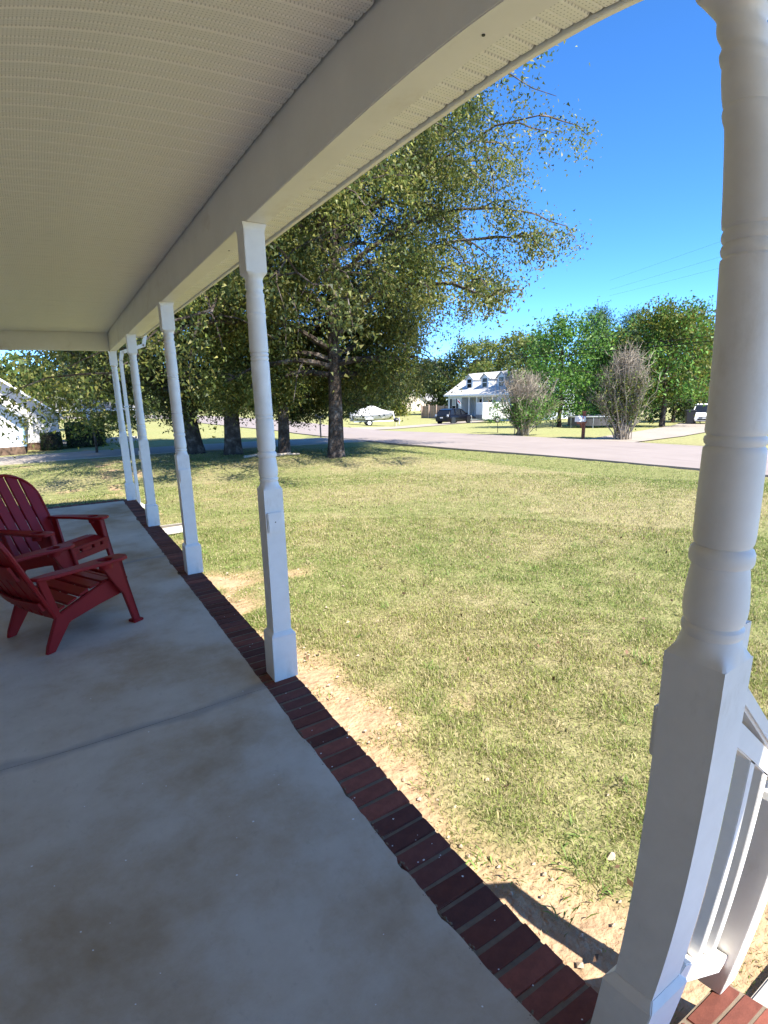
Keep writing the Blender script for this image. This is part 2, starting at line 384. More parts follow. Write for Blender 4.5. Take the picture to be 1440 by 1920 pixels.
lawn_c = lawn_c * (1 - fm) + farc * fm
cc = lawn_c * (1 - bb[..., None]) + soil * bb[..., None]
nx, ny = len(gx), len(gy)
ids = np.arange(nx * ny).reshape(nx, ny)
quads = np.stack([ids[:-1, :-1], ids[1:, :-1], ids[1:, 1:], ids[:-1, 1:]], -1).reshape(-1, 4)
me = bpy.data.meshes.new('lawn')
me.vertices.add(nx * ny); me.vertices.foreach_set('co', np.stack([XX, YY, ZZ], -1).astype(np.float32).ravel())
me.loops.add(quads.size); me.loops.foreach_set('vertex_index', quads.astype(np.int32).ravel())
me.polygons.add(len(quads)); me.polygons.foreach_set('loop_start', np.arange(0, quads.size, 4, dtype=np.int32))
try: me.polygons.foreach_set('loop_total', np.full(len(quads), 4, dtype=np.int32))
except Exception: pass
a = me.color_attributes.new('ground', 'FLOAT_COLOR', 'POINT')
c4 = np.ones((nx * ny, 4), np.float32); c4[:, :3] = cc.reshape(-1, 3); a.data.foreach_set('color', c4.ravel())
me.update(calc_edges=True); me.polygons.foreach_set('use_smooth', np.ones(len(quads), bool))
me.materials.append(MT['lawn'])
tag(link('lawn', me), kind='structure')

def ribbon(name, left, right, m, lift, kind='structure', sub=14, th=0.0):
    """a paved strip between two edge polylines, following the ground"""
    def resample(p, n):
        p = np.array(p, float); s = np.r_[0, np.cumsum(np.hypot(*np.diff(p, axis=0).T))]; t = np.linspace(0, s[-1], n)
        return np.stack([np.interp(t, s, p[:, 0]), np.interp(t, s, p[:, 1])], -1)
    n = max(len(left), len(right)) * sub; A = resample(left, n); B = resample(right, n); k = 9
    T = np.linspace(0, 1, k); P = A[:, None] * (1 - T)[None, :, None] + B[:, None] * T[None, :, None]
    wob = (fbm(P[..., 0] * 1.3, P[..., 1] * 1.3, 61, 3) - 0.5) * 0.22
    P[:, 0, 0] += wob[:, 0]; P[:, -1, 0] += wob[:, -1]
    Z = terrain(P[..., 0], P[..., 1]) + lift
    near10 = (np.abs(P[..., 0] - 10.6) < 2.2)
    Z = np.where(near10, np.maximum(Z, ZG + lift - 0.0), Z)
    mb = MB(); vs = np.concatenate([P, Z[..., None]], -1).reshape(-1, 3)
    mb.add(vs.tolist(), [(i * k + j, i * k + j + 1, (i + 1) * k + j + 1, (i + 1) * k + j) for i in range(n - 1) for j in range(k - 1)])
    if th:
        lo = vs.copy(); lo[:, 2] -= th
        o = len(mb.v); mb.v += [tuple(q) for q in lo]
        for i in range(n - 1):
            mb.f.append((i * k, (i + 1) * k, o + (i + 1) * k, o + i * k)); mb.f.append((i * k + k - 1, o + i * k + k - 1, o + (i + 1) * k + k - 1, (i + 1) * k + k - 1))
        for j in range(k - 1):
            mb.f.append((j, o + j, o + j + 1, j + 1)); e = (n - 1) * k; mb.f.append((e + j, e + j + 1, o + e + j + 1, o + e + j))
    return tag(mb.build(name, m, recalc=True, smooth=True), kind=kind)
road_l = [(13.5, -60), (12.6, -10), (12.15, 6.3), (11.9, 10.4), (11.5, 15), (11.1, 19.5), (11.0, 26), (11.2, 32), (11.0, 40), (10.8, 50), (11.5, 68), (8, 84), (-8, 98), (-60, 112)]
road_r = [(20.0, -60), (18.6, -10), (17.9, 6.3), (17.7, 10.4), (17.5, 15), (17.3, 19.5), (17.7, 26), (18.0, 32), (18.2, 40), (18.4, 50), (18.6, 68), (17, 92), (0, 112), (-60, 124)]
ribbon('road', road_l, road_r, 'road', 0.05, th=0.15)
ribbon('neighbour_driveway', [(12.2, 20.2), (6, 21.0), (0, 21.3), (-8, 20.6), (-16, 20)], [(12.2, 24.0), (6, 24.2), (0, 24.4), (-8, 24.3), (-16, 24)], 'drive', 0.035, th=0.1)
ribbon('far_driveway', [(17.5, 31.0), (27, 36.2), (34, 40.6), (42, 44.5)], [(17.5, 35.0), (26, 39.6), (33, 44.2), (42, 48.5)], 'drive', 0.035)
ribbon('right_driveway', [(17.5, 11.5), (22, 11.8), (26, 12.8), (34, 16), (42, 19)], [(17.5, 13.6), (22, 14.6), (26, 16), (33, 18.6), (41, 22)], 'drive', 0.035)

# ------------------------------------------------------------------ the porch: slab, bricks
Y0, YE = -4.0, 9.53
def slab_piece(mb, y0, y1):
    ys = np.arange(y0, y1 - 0.01, 0.022); ys = np.r_[ys, y1]
    xe = -0.131 + 0.010 * (fbm(ys * 18, ys * 0, 4, 3) - 0.5) - 0.012 * sstep(0.66, 0.8, fbm(ys * 9, ys * 0 + 3, 9, 2)) 
    top = [(-2.75, y0, 0.003)] + [(float(x), float(y), 0.003) for x, y in zip(xe, ys)] + [(-2.75, y1, 0.003)]
    mb.prism([(p[0], p[1], 0.003) for p in top], (0, 0, -0.3))
sb = MB()
cuts = [Y0, 2.545, 5.615, 8.35, 9.395]
for a, b in zip(cuts[:-1], cuts[1:]): slab_piece(sb, a + 0.0022, b - 0.0022)
tag(sb.build('porch_floor', 'slab'), kind='structure')
sm = MB()
for i in range(600):                                      # lumps of mortar smeared along the joint between slab and bricks
    y = random.uniform(0.3, 9.3); x = -0.131 + random.gauss(0, 0.006); r = random.uniform(0.002, 0.006); h = random.uniform(0.0, 0.002)
    ring = [(x + r * math.cos(t) * random.uniform(.7, 1.3), y + 1.7 * r * math.sin(t) * random.uniform(.7, 1.3)) for t in np.linspace(0, 2 * math.pi, 7)[:-1]]
    o = len(sm.v); sm.v += [(p, q, 0.0005) for p, q in ring] + [(x, y, h + 0.003)]
    sm.f += [(o + k, o + (k + 1) % 6, o + 6) for k in range(6)]
pm = MB()
for i in range(90):                                       # drips of white paint
    y = .45 + abs(random.gauss(0, 1.6)); x = -.9 + random.gauss(0, .6) if i > 25 else random.uniform(-.12, .05); r = random.uniform(.0012, .004); z = .0045 if x < -.14 else .0015
    if x > -.14: z = .0022
    o = len(pm.v); pm.v += [(x + r * math.cos(t) * random.uniform(.7, 1.4), y + r * math.sin(t) * random.uniform(.7, 1.4), z) for t in np.linspace(0, 2 * math.pi, 8)[:-1]]; pm.f.append(tuple(range(o, o + 7)))
tag(pm.build('paint_drips', 'white', None, recalc=False), 'tiny white paint drips on the porch floor and bricks', 'paint drips', kind='stuff')
def brick_mesh(lx, ly, lz, seed, m):
    rr = random.Random(seed); mb = MB(); mb.box(-lx / 2, lx / 2, -ly / 2, ly / 2, -lz, 0)
    me = mb.mesh('brick', m, bevel=0.004, seg=2)
    for v in me.vertices:
        v.co += Vector((rr.gauss(0, .0012), rr.gauss(0, .0010), rr.gauss(0, .0008)))
    return me
BR = [brick_mesh(0.194, 0.0735, 0.06, i, 'brick' if i % 5 < 3 else 'brick_dark') for i in range(10)]
BRL = [brick_mesh(0.194, 0.0735, 0.06, 30 + i, 'brick') for i in range(5)]
border = thing('brick_border', 'row of dark red bricks laid along the outer edge of the porch floor', 'brick border')
YB = np.arange(-0.65, 9.42, 0.0846)
for y in YB:
    o = link('brick', random.choice(BR), border, (-0.0365 + random.gauss(0, .0015), float(y), random.gauss(0, .0008)), random.gauss(0, .006))
for x in np.arange(-2.6, -0.2, 0.0846):
    link('brick', random.choice(BR), border, (float(x), 9.497, 0), math.pi / 2 + random.gauss(0, .006))
mb = MB(); mb.box(-0.1335, 0.055, -0.70, 9.585, -0.30, -0.0035); mb.box(-2.7, -0.1335, 9.40, 9.585, -0.30, -0.0035)
mb.build('mortar_bed', 'mortar', border)
mb = MB()
for y in YB:
    for k in (0, 1, 2):
        if y < 9.4: mb.box(0.056, 0.061, y - 0.037, y + 0.037, -0.30 + 0.078 * k, -0.237 + 0.078 * k)
tag(mb.build('brick_face_courses', 'brick', border), kind='stuff')
link('mortar_smear', sm.mesh('mortar_smear', 'mortar', recalc=False), border)['kind'] = 'stuff'

# step beside the near post: two courses of brick treads
step = thing('brick_step', 'sunlit red brick entry step below the white stair railing', 'step')
def step_rows():
    for j, y in enumerate(np.arange(0.315, -1.1, -0.0846)):
        for i, x in enumerate((0.158, 0.362)):
            link('brick', random.choice(BRL), step, (x + random.gauss(0, .002), float(y), -0.135 + random.gauss(0, .001)), random.gauss(0, .008))
step_rows()
mb = MB(); mb.box(0.0565, 0.462, -1.12, 0.357, -0.31, -0.1395); mb.build('mortar_bed', 'mortar', step)
walk = MB(); walk.box(0.50, 1.75, -3.5, 0.262, -0.42, -0.262); tag(walk.build('walkway', 'concrete', bevel=0.01), kind='structure')

# ------------------------------------------------------------------ porch roof
roof = thing('porch_roof', 'long white porch roof with perforated vinyl ceiling, beam and soffit', 'porch roof')
ZC = 2.6696
def panel_mesh(name, x0, x1, m, pitch=0.111):
    """one moulded rib of vinyl ceiling: flat face with a stepped V groove along the edge"""
    pr = [(0.0, 0.010), (0.004, 0.010), (0.010, 0.0015), (0.016, 0.0), (pitch * 0.52, 0.0), (pitch * 0.56, 0.004), (pitch * 0.60, 0.0045), (pitch * 0.64, 0.001), (pitch - 0.008, 0.001), (pitch - 0.003, 0.010), (pitch, 0.010)]
    poly = [(x0, y, z) for y, z in pr] + [(x0, pitch, 0.014), (x0, 0, 0.014)]
    return MB().prism(poly, (x1 - x0, 0, 0)).mesh(name, m)
cp = panel_mesh('ceiling_panel', -2.74, -0.049, 'ceiling'); sp_ = panel_mesh('soffit_panel', 0.0615, 0.4745, 'soffit')
for y in np.arange(-0.5, 9.36, 0.111):
    link('ceiling_panel', cp, roof, (0, float(y), ZC + random.gauss(0, .0004)))
for y in np.arange(-0.5, 9.55, 0.111):
    link('soffit_panel', sp_, roof, (0, float(y), 2.652 + random.gauss(0, .0004)))
MB().box(-0.0414, 0.0596, Y0, YE, 2.400, 2.74).build('beam', 'beam', roof, bevel=0.003)
mb = MB(); mb.box(-2.75, -0.0440, 9.405, 9.525, 2.403, 2.74); mb.build('end_beam', 'beam', roof, bevel=0.003)
mb = MB(); mb.box(0.484, 0.506, Y0, 9.68, 2.640, 2.83); mb.box(0.506, 0.53, Y0, 9.68, 2.805, 2.83); mb.box(-2.75, 0.484, 9.66, 9.68, 2.64, 2.83)
mb.build('fascia', 'vinyl', roof, bevel=0.002)
mb = MB(); mb.box(-2.75, 0.484, Y0, 9.66, 2.70, 2.72); mb.box(0.0610, 0.484, Y0, 9.6, 2.672, 2.70); mb.build('roof_boards', 'darkvoid', roof)  # near-black backing so the void above the panel gaps looks dark
mb = MB(); mb.prism([(0.535, Y0, 2.832), (-4.0, Y0, 4.75), (-4.0, Y0, 4.80), (0.535, Y0, 2.862)], (0, 13.68, 0)); mb.build('shingles', 'shingle', roof)
mb = MB(); mb.prism([(0.5065, 1.3, 2.745), (0.56, 1.3, 2.745), (0.60, 1.3, 2.80), (0.60, 1.3, 2.835), (0.592, 1.3, 2.835), (0.592, 1.3, 2.803), (0.556, 1.3, 2.752), (0.5065, 1.3, 2.752)], (0, 8.38, 0)); mb.build('gutter', 'vinyl', roof)
mb = MB(); 
for (x, y) in ((0.012, 1.015), (0.03, 3.1), (0.0, 5.2)): mb.tube([(x, y, 2.401), (x, y, 2.3975)], 0.0045, 8)
mb.build('screw', 'dark', roof)
tag(MB().box(-2.95, -2.75, -6, 9.6, -0.4, 2.75).build('house_wall', 'wall_brick'), kind='structure')  # house side out of view, put in to shade the porch and bounce light

# ------------------------------------------------------------------ turned posts
PROF = [(1.106, .0524, 1.0), (1.114, .0518, .72), (1.122, .0512, .35), (1.131, .0506, 0), (1.142, .0476, 0), (1.1465, .0458, 0), (1.152, .0492, 0), (1.158, .0500, 0), (1.164, .0492, 0), (1.169, .0444, 0),
        (1.176, .0482, 0), (1.188, .0503, 0), (1.203, .0510, 0), (1.222, .0500, 0), (1.245, .0478, 0), (1.268, .0450, 0), (1.2755, .0432, 0), (1.2775, .0475, 0), (1.283, .0496, 0), (1.290, .0502, 0), (1.298, .0496, 0), (1.305, .0465, 0), (1.309, .0408, 0),
        (1.312, .0440, 0), (1.318, .0460, 0), (1.33, .0469, 0), (1.38, .0471, 0), (1.431, .0466, 0), (1.466, .0461, 0), (1.4735, .0456, 0), (1.478, .0420, 0), (1.4815, .0450, 0), (1.487, .0464, 0), (1.4915, .0452, 0), (1.495, .0422, 0), (1.4985, .0450, 0), (1.503, .0460, 0),
        (1.508, .0457, 0), (1.549, .0448, 0), (1.64, .0453, 0), (1.71, .0461, 0), (1.758, .0462, 0), (1.765, .0458, 0), (1.770, .0418, 0), (1.7735, .0450, 0), (1.780, .0464, 0), (1.786, .0450, 0), (1.790, .0420, 0), (1.7935, .0450, 0), (1.799, .0464, 0), (1.806, .0452, 0), (1.811, .0422, 0),
        (1.815, .0460, 0), (1.825, .0467, 0), (1.90, .0459, 0), (1.965, .0441, 0), (1.972, .0446, 0), (1.980, .0466, 0), (1.988, .0474, 0), (1.994, .0462, 0), (1.998, .0440, 0), (2.003, .0452, 0), (2.016, .0462, 0), (2.045, .0454, 0), (2.063, .0432, 0), (2.069, .0427, 0),
        (2.073, .0446, 0), (2.080, .0455, 0), (2.087, .0450, 0), (2.093, .0420, 0), (2.099, .0396, 0), (2.106, .0392, 0), (2.114, .0418, 0), (2.122, .0444, 0), (2.132, .0446, 0), (2.142, .0428, 0), (2.150, .0414, 0), (2.160, .0440, 0), (2.168, .0480, .25), (2.174, .0512, .7), (2.180, .0524, 1.0)]
post_me = dict(
    base_block=MB().lathe([(0.0, .0708, 1), (0.268, .0708, 1), (0.2905, .0530, 1)], n=4, cap=True).mesh('base_block', 'post', bevel=0.0025),
    lower_square=MB().box(-.0524, .0524, -.0524, .0524, 0.285, 1.106).mesh('lower_square', 'post'),
    turned_shaft=MB().lathe(PROF, n=64).mesh('turned_shaft', 'post', smooth=True),
    upper_square=MB().box(-.0524, .0524, -.0524, .0524, 2.180, 2.39).mesh('upper_square', 'post', bevel=0.0025),
    cap=MB().lathe([(2.368, .0526, 1), (2.378, .0540, 1), (2.390, .0575, 1), (2.3985, .0600, 1)], n=4).mesh('cap', 'post'))
plate_me = MB().box(-.043, .043, -.014, 0, 0.875, 0.985).mesh('mount_plate', 'post', bevel=0.004)
PY = (0.39804, 2.64102, 4.89016, 7.20509, 9.45593)
PLBL = ('large white turned porch post in the foreground beside the stair railing', 'second white turned porch post from the camera, square plate on its front', 'third white turned porch post, in front of the dark leaning tree trunks',
        'fourth white turned porch post, next to the white splash block', 'white turned corner post at the far end of the porch beside the downspout')
for i, y in enumerate(PY):
    t = thing('porch_post', PLBL[i], 'porch post', (0, y, 0), 0, 'turned posts along the porch edge')
    for nm, me_ in post_me.items(): link(nm, me_, t)
    if i in (1, 2): link('mount_plate', plate_me, t, (-0.002, -0.0526, -0.002 + 0.005 * (i - 1)))
    elif i == 0: link('mount_plate', plate_me, t, (0, 0.0526, 0.0), math.pi)
    elif i == 3: link('mount_plate', plate_me, t, (-0.0526, 0, 0), -math.pi / 2); 
    else: link('mount_plate', plate_me, t, (-0.0526, 0.0, 0.06), -math.pi / 2)
    mbn = MB().tube([(-.004, -.0675, .93), (-.004, -.0655, .93)], .0035, 8)
    if i == 1: link('screw_head', mbn.mesh('screw_head', 'dark'), t)

# ------------------------------------------------------------------ stair railing at the near post
rail = thing('stair_railing', 'short white stair railing sloping down beside the near porch post', 'railing')
sl_ = -0.80
def slope_bar(x0, x1, z0, w, h, yc, sl_=-0.80): return MB().bar((x0, yc, z0), (x1, yc, z0 + sl_ * (x1 - x0)), w, h)
slope_bar(0.048, 0.485, 1.032, 0.062, 0.036, 0.378, -0.93).build('handrail', 'post', rail, bevel=0.006)
slope_bar(0.053, 0.40, 0.948, 0.036, 0.046, 0.372).build('sub_rail', 'post', rail, bevel=0.003)
slope_bar(0.0715, 0.402, 0.262, 0.044, 0.062, 0.372).build('bottom_rail', 'post', rail, bevel=0.003)
for x in (0.170, 0.264):
    mb = MB(); mb.box(x, x + 0.030, 0.357, 0.387, 0.262 + sl_ * (x + .017 - .0715) + 0.0, 0.948 + sl_ * (x + .017 - .053)); mb.build('baluster', 'post', rail, bevel=0.002)
MB().lathe([(-.135, .043, 1), (.585, .043, 1), (.605, .036, 1)], c=(0.446, 0.366), n=4).build('newel_post', 'post', rail, bevel=0.002)
MB().box(0.0525, 0.105, 0.372, 0.420, 0.985, 1.165).build('rail_bracket', 'post', rail, bevel=0.012)

# ------------------------------------------------------------------ downspout and splash block at the far corner
ds = thing('downspout', 'thin white downspout just outside the far corner post', 'downspout')
mb = MB(); mb.bar((0.125, 9.62, -0.12), (0.125, 9.62, 2.28), 0.05, 0.07, (0, 1, 0)); mb.build('pipe', 'vinyl', ds, bevel=0.006)
mb = MB(); mb.bar((0.125, 9.62, 2.26), (0.16, 9.62, 2.42), 0.052, 0.07, (0, 1, 0)); mb.bar((0.155, 9.62, 2.40), (0.50, 9.62, 2.52), 0.052, 0.07, (0, 1, 0)); mb.bar((0.49, 9.62, 2.50), (0.55, 9.62, 2.745), 0.052, 0.07, (0, 1, 0)); mb.build('elbow', 'vinyl', ds, bevel=0.004)
mb = MB(); mb.bar((0.125, 9.62, -0.11), (0.26, 9.55, -0.21), 0.052, 0.07, (0, 1, 0)); mb.build('outlet', 'vinyl', ds)
mb = MB(); mb.box(0.093, 0.157, 9.578, 9.662, 1.52, 1.545); mb.build('strap', 'metal', ds)
spl = thing('splash_block', 'flat pale concrete splash block on the lawn behind the fourth post', 'splash block', (0.30, 7.92, -0.28), 0.05)
mb = MB(); mb.prism([(-.30, -.19, 0), (.24, -.21, 0), (.24, .21, 0), (-.30, .19, 0)], (0, 0, .025)); mb.build('tray', 'concrete', spl)
for s in (-1, 1): MB().prism([(-.30, s * .19, .025), (.24, s * .21, .025), (.24, s * .17, .06), (-.30, s * .15, .075)], (0, s * -0.03, 0.0)).build('side_lip', 'concrete', spl)

# ------------------------------------------------------------------ adirondack chairs (moulded plastic), local front = +x
def plate_with_hole(outer, hole_c, hole_r, z0, z1):
    bm = bmesh.new()
    def loop(pts): 
        vs = [bm.verts.new((x, y, z1)) for x, y in pts]
        return [bm.edges.new((vs[i], vs[(i + 1) % len(vs)])) for i in range(len(vs))]
    e = loop(outer)
    if hole_r: e += loop([(hole_c[0] + hole_r * math.cos(t), hole_c[1] + hole_r * math.sin(t)) for t in np.linspace(0, 2 * math.pi, 29)[:-1]])
    r = bmesh.ops.triangle_fill(bm, edges=e, use_beauty=True)
    fs = [g for g in r['geom'] if isinstance(g, bmesh.types.BMFace)]
    ex = bmesh.ops.extrude_face_region(bm, geom=fs)
    for g in ex['geom']:
        if isinstance(g, bmesh.types.BMVert): g.co.z = z0
    bmesh.ops.recalc_face_normals(bm, faces=bm.faces)
    me = bpy.data.meshes.new('arm'); bm.to_mesh(me); bm.free(); me.materials.append(MT['red'])
    return me
def adirondack(label, loc, rz):
    t = thing('adirondack_chair', label, 'chair', loc, rz, 'red adirondack chairs on the porch')
    tilt = math.tan(R(24))
    # seat: slats across, dished
    def seatz(x): return 0.265 + 0.105 * sstep(-0.25, 0.16, x) + (-(max(0, x - 0.2)) * 0.35)
    for k in range(6):
        xa = -0.20 + k * 0.083; xb = xa + 0.070
        mb = MB(); za, zb = float(seatz(xa)), float(seatz(xb))
        mb.prism([(xa, -.255, za - .016), (xb, -.255, zb - .016), (xb, -.255, zb), (xa, -.255, za)], (0, .51, 0)); mb.build('seat_slat', 'red', t, bevel=0.004)
    # waterfall front with slots
    mb = MB()
    for ya, yb in ((-.262, -.19), (-.165, -.085), (-.06, .06), (.085, .165), (.19, .262)): mb.box(.298, .322, ya, yb, .295, .328)
    mb.box(.298, .322, -.262, .262, .328, .352); mb.box(.298, .322, -.262, .262, .235, .295); mb.build('front_apron', 'red', t, bevel=0.005)
    # side rails which run back to become the rear legs
    for s in (-1, 1):
        poly = [(.322, 0, .35), (.30, 0, .245), (.10, 0, .215), (-.12, 0, .168), (-.245, 0, .0), (-.30, 0, .0), (-.288, 0, .05), (-.205, 0, .235), (-.10, 0, .275), (.16, 0, .365)]
        mb = MB(); mb.prism([(x, s * .240 - s * 0.0, z) for x, _, z in poly], (0, s * .030, 0)); mb.build('rear_leg', 'red', t, bevel=0.006)
        # front leg: wide under the arm, slim at the foot, splayed
        mb = MB(); yo = s * .292
        a = [(.10, .505), (.262, .505), (.285, .34), (.345, .02), (.348, 0), (.298, 0), (.240, .25), (.190, .33)]
        mb.prism([(x, yo, z) for x, z in a], (0, s * .030, 0)); mb.prism([(.262, yo - s * .03, .505), (.285, yo - s * .03, .34), (.345, yo - s * .03, .02), (.325, yo - s * .03, .02), (.262, yo - s * .03, .34), (.232, yo - s * .03, .505)], (0, s * .06, 0))
        mb.box(.285, .362, min(yo - s * .035, yo + s * .04), max(yo - s * .035, yo + s * .04), 0, .022); mb.build('front_leg', 'red', t, bevel=0.005)
        # arm with cup holder
        ou = [(-.33, .262), (-.30, .315), (-.22, .345), (-.05, .368), (.09, .385), (.22, .392), (.27, .375), (.290, .33), (.276, .272), (.23, .250), (.08, .252), (-.08, .262), (-.22, .250)]
        if s < 0: ou = [(x, -y) for x, y in ou]
        am = plate_with_hole(ou, (.140, s * .322), .046, .508, .532); arm = link('arm', am, t)
        md = arm.modifiers.new('soft', 'BEVEL'); md.width = 0.006; md.segments = 2; md.limit_method = 'ANGLE'
        mb = MB(); mb.lathe([(.529, .046, 0), (.47, .040, 0), (.47, .004, 0)], c=(.140, s * .322), n=24, cap=False); mb.lathe([(.47, .043, 0), (.529, .049, 0)], c=(.140, s * .322), n=24, cap=False); mb.build('cup_holder', 'red', arm, recalc=False, smooth=True)
        mb = MB(); mb.bar((-.27, s * .285, .515), (-.20, s * .265, .23), .05, .03, (0, 1, 0)); mb.build('arm_brace', 'red', t, bevel=0.005)
    # back: five slats under one arch
    def bx(z): return -.215 - (z - .27) * tilt
    edges = [(-.275, -.175), (-.160, -.063), (-.048, .048), (.063, .160), (.175, .275)]
    def topz(y): return .70 + .255 * math.sqrt(max(0, 1 - (y / .292) ** 2))
    for a, b in edges:
        ys = np.linspace(a, b, 6); fan = lambda y, z: y * (1 + .10 * (z - .27) / .65)
        front = []
        zs0 = .235
        pts = [(a, zs0), (b, zs0)] + [(float(y), topz(float(y))) for y in ys[::-1]]
        mb = MB(); mb.prism([(bx(z) - .02 * (1 - (y / .3) ** 2), fan(y, z), z) for y, z in pts], (-.020, 0, -.008)); mb.build('back_slat', 'red', t, bevel=0.004)
    for z, h in ((.33, .06), (.585, .10)):
        mb = MB()
        for i in range(8):
            y0, y1 = -.27 + i * .0675, -.27 + (i + 1) * .0675
            mb.prism([(bx(z) - .036 * (1 - (y0 / .3) ** 2) - .012, y0, z - h / 2), (bx(z) - .036 * (1 - (y1 / .3) ** 2) - .012, y1, z - h / 2), (bx(z + h) + .0 - .036 * (1 - (y1 / .3) ** 2) - .012, y1, z + h / 2), (bx(z + h) - .036 * (1 - (y0 / .3) ** 2) - .012, y0, z + h / 2)], (-.018, 0, 0))
        mb.build('back_brace', 'red', t)
    # rim around the back
    mb = MB(); P = [(bx(z), y * (1 + .10 * (z - .27) / .65), z) for y, z in [(-.278, .24), (-.286, .45), (-.290, .70)] + [(.29 * math.sin(q), .70 + .262 * math.cos(q)) for q in np.linspace(-1.45, 1.45, 17)] + [(.290, .70), (.286, .45), (.278, .24)]]
    mb.tube([(p[0] - .012, p[1], p[2]) for p in P], .014, 6); mb.build('back_rim', 'red', t, smooth=True)
    return t
adirondack('dark red plastic adirondack chair nearest the camera, its back turned to us', (-1.038, 4.084, 0), R(28))
adirondack('dark red plastic adirondack chair farther back, facing the nearer chair and the lawn', (-1.06, 5.40, 0), R(-44))

# ------------------------------------------------------------------ trees
def leaf_quads(P, size, aspect=0.5, droop=0.5, rng=RNG, tri=False):
    """P (N,3) leaf centres -> rhombic leaves, randomly turned, hanging"""
    N = len(P)
    d = rng.normal(size=(N, 3)); d[:, 2] -= droop * 1.6; d /= np.linalg.norm(d, axis=1, keepdims=True)
    w = np.cross(d, rng.normal(size=(N, 3))); w /= np.linalg.norm(w, axis=1, keepdims=True) + 1e-9
    s = size * rng.uniform(0.6, 1.35, (N, 1)); h = d * s * 0.5; b = w * s * aspect * 0.5
    if tri: return np.stack([P - h + b, P - h - b, P + h], 1).reshape(-1, 3)
    return np.stack([P - h, P + b - h * 0.1, P + h, P - b - h * 0.1], 1).reshape(-1, 3)
PAL = dict(
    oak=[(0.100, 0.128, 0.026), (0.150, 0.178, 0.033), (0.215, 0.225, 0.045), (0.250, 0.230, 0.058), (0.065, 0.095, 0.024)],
    oak_shaded=[(0.060, 0.080, 0.018), (0.090, 0.112, 0.022), (0.135, 0.145, 0.030), (0.190, 0.175, 0.045), (0.040, 0.060, 0.016)],  # oak leaves darkened, the shade on these crowns put into the colour
    yellow=[(0.120, 0.155, 0.022), (0.170, 0.190, 0.028), (0.220, 0.210, 0.036), (0.085, 0.120, 0.020)],
    bright=[(0.075, 0.185, 0.028), (0.125, 0.250, 0.040), (0.175, 0.290, 0.050), (0.050, 0.120, 0.025)],
    pine=[(0.055, 0.125, 0.060), (0.085, 0.170, 0.075), (0.120, 0.195, 0.075), (0.040, 0.085, 0.042)],
    dark=[(0.030, 0.055, 0.018), (0.045, 0.075, 0.020), (0.065, 0.095, 0.025), (0.095, 0.11, 0.03)],
    mixed=[(0.090, 0.130, 0.028), (0.140, 0.175, 0.038), (0.205, 0.205, 0.048), (0.060, 0.095, 0.024)])
def tints(N, pal, rng, clump=None):
    p = np.array(PAL[pal]); k = rng.integers(0, len(p), N)
    c = p[k] * rng.uniform(0.75, 1.3, (N, 1))
    if clump is not None: c = c * (0.72 + 0.56 * clump[:, None])
    return c
def limb_path(p0, az, L, elev, droop, n=7, wob=0.06, rng=RNG):
    pts = [np.array(p0, float)]; a = az; e = elev; step = L / (n - 1)
    for i in range(n - 1):
        a += rng.normal(0, wob * 2); e -= droop / (n - 1); e2 = e + rng.normal(0, wob)
        pts.append(pts[-1] + step * np.array((math.cos(a) * math.cos(e2), math.sin(a) * math.cos(e2), math.sin(e2))))
    return pts
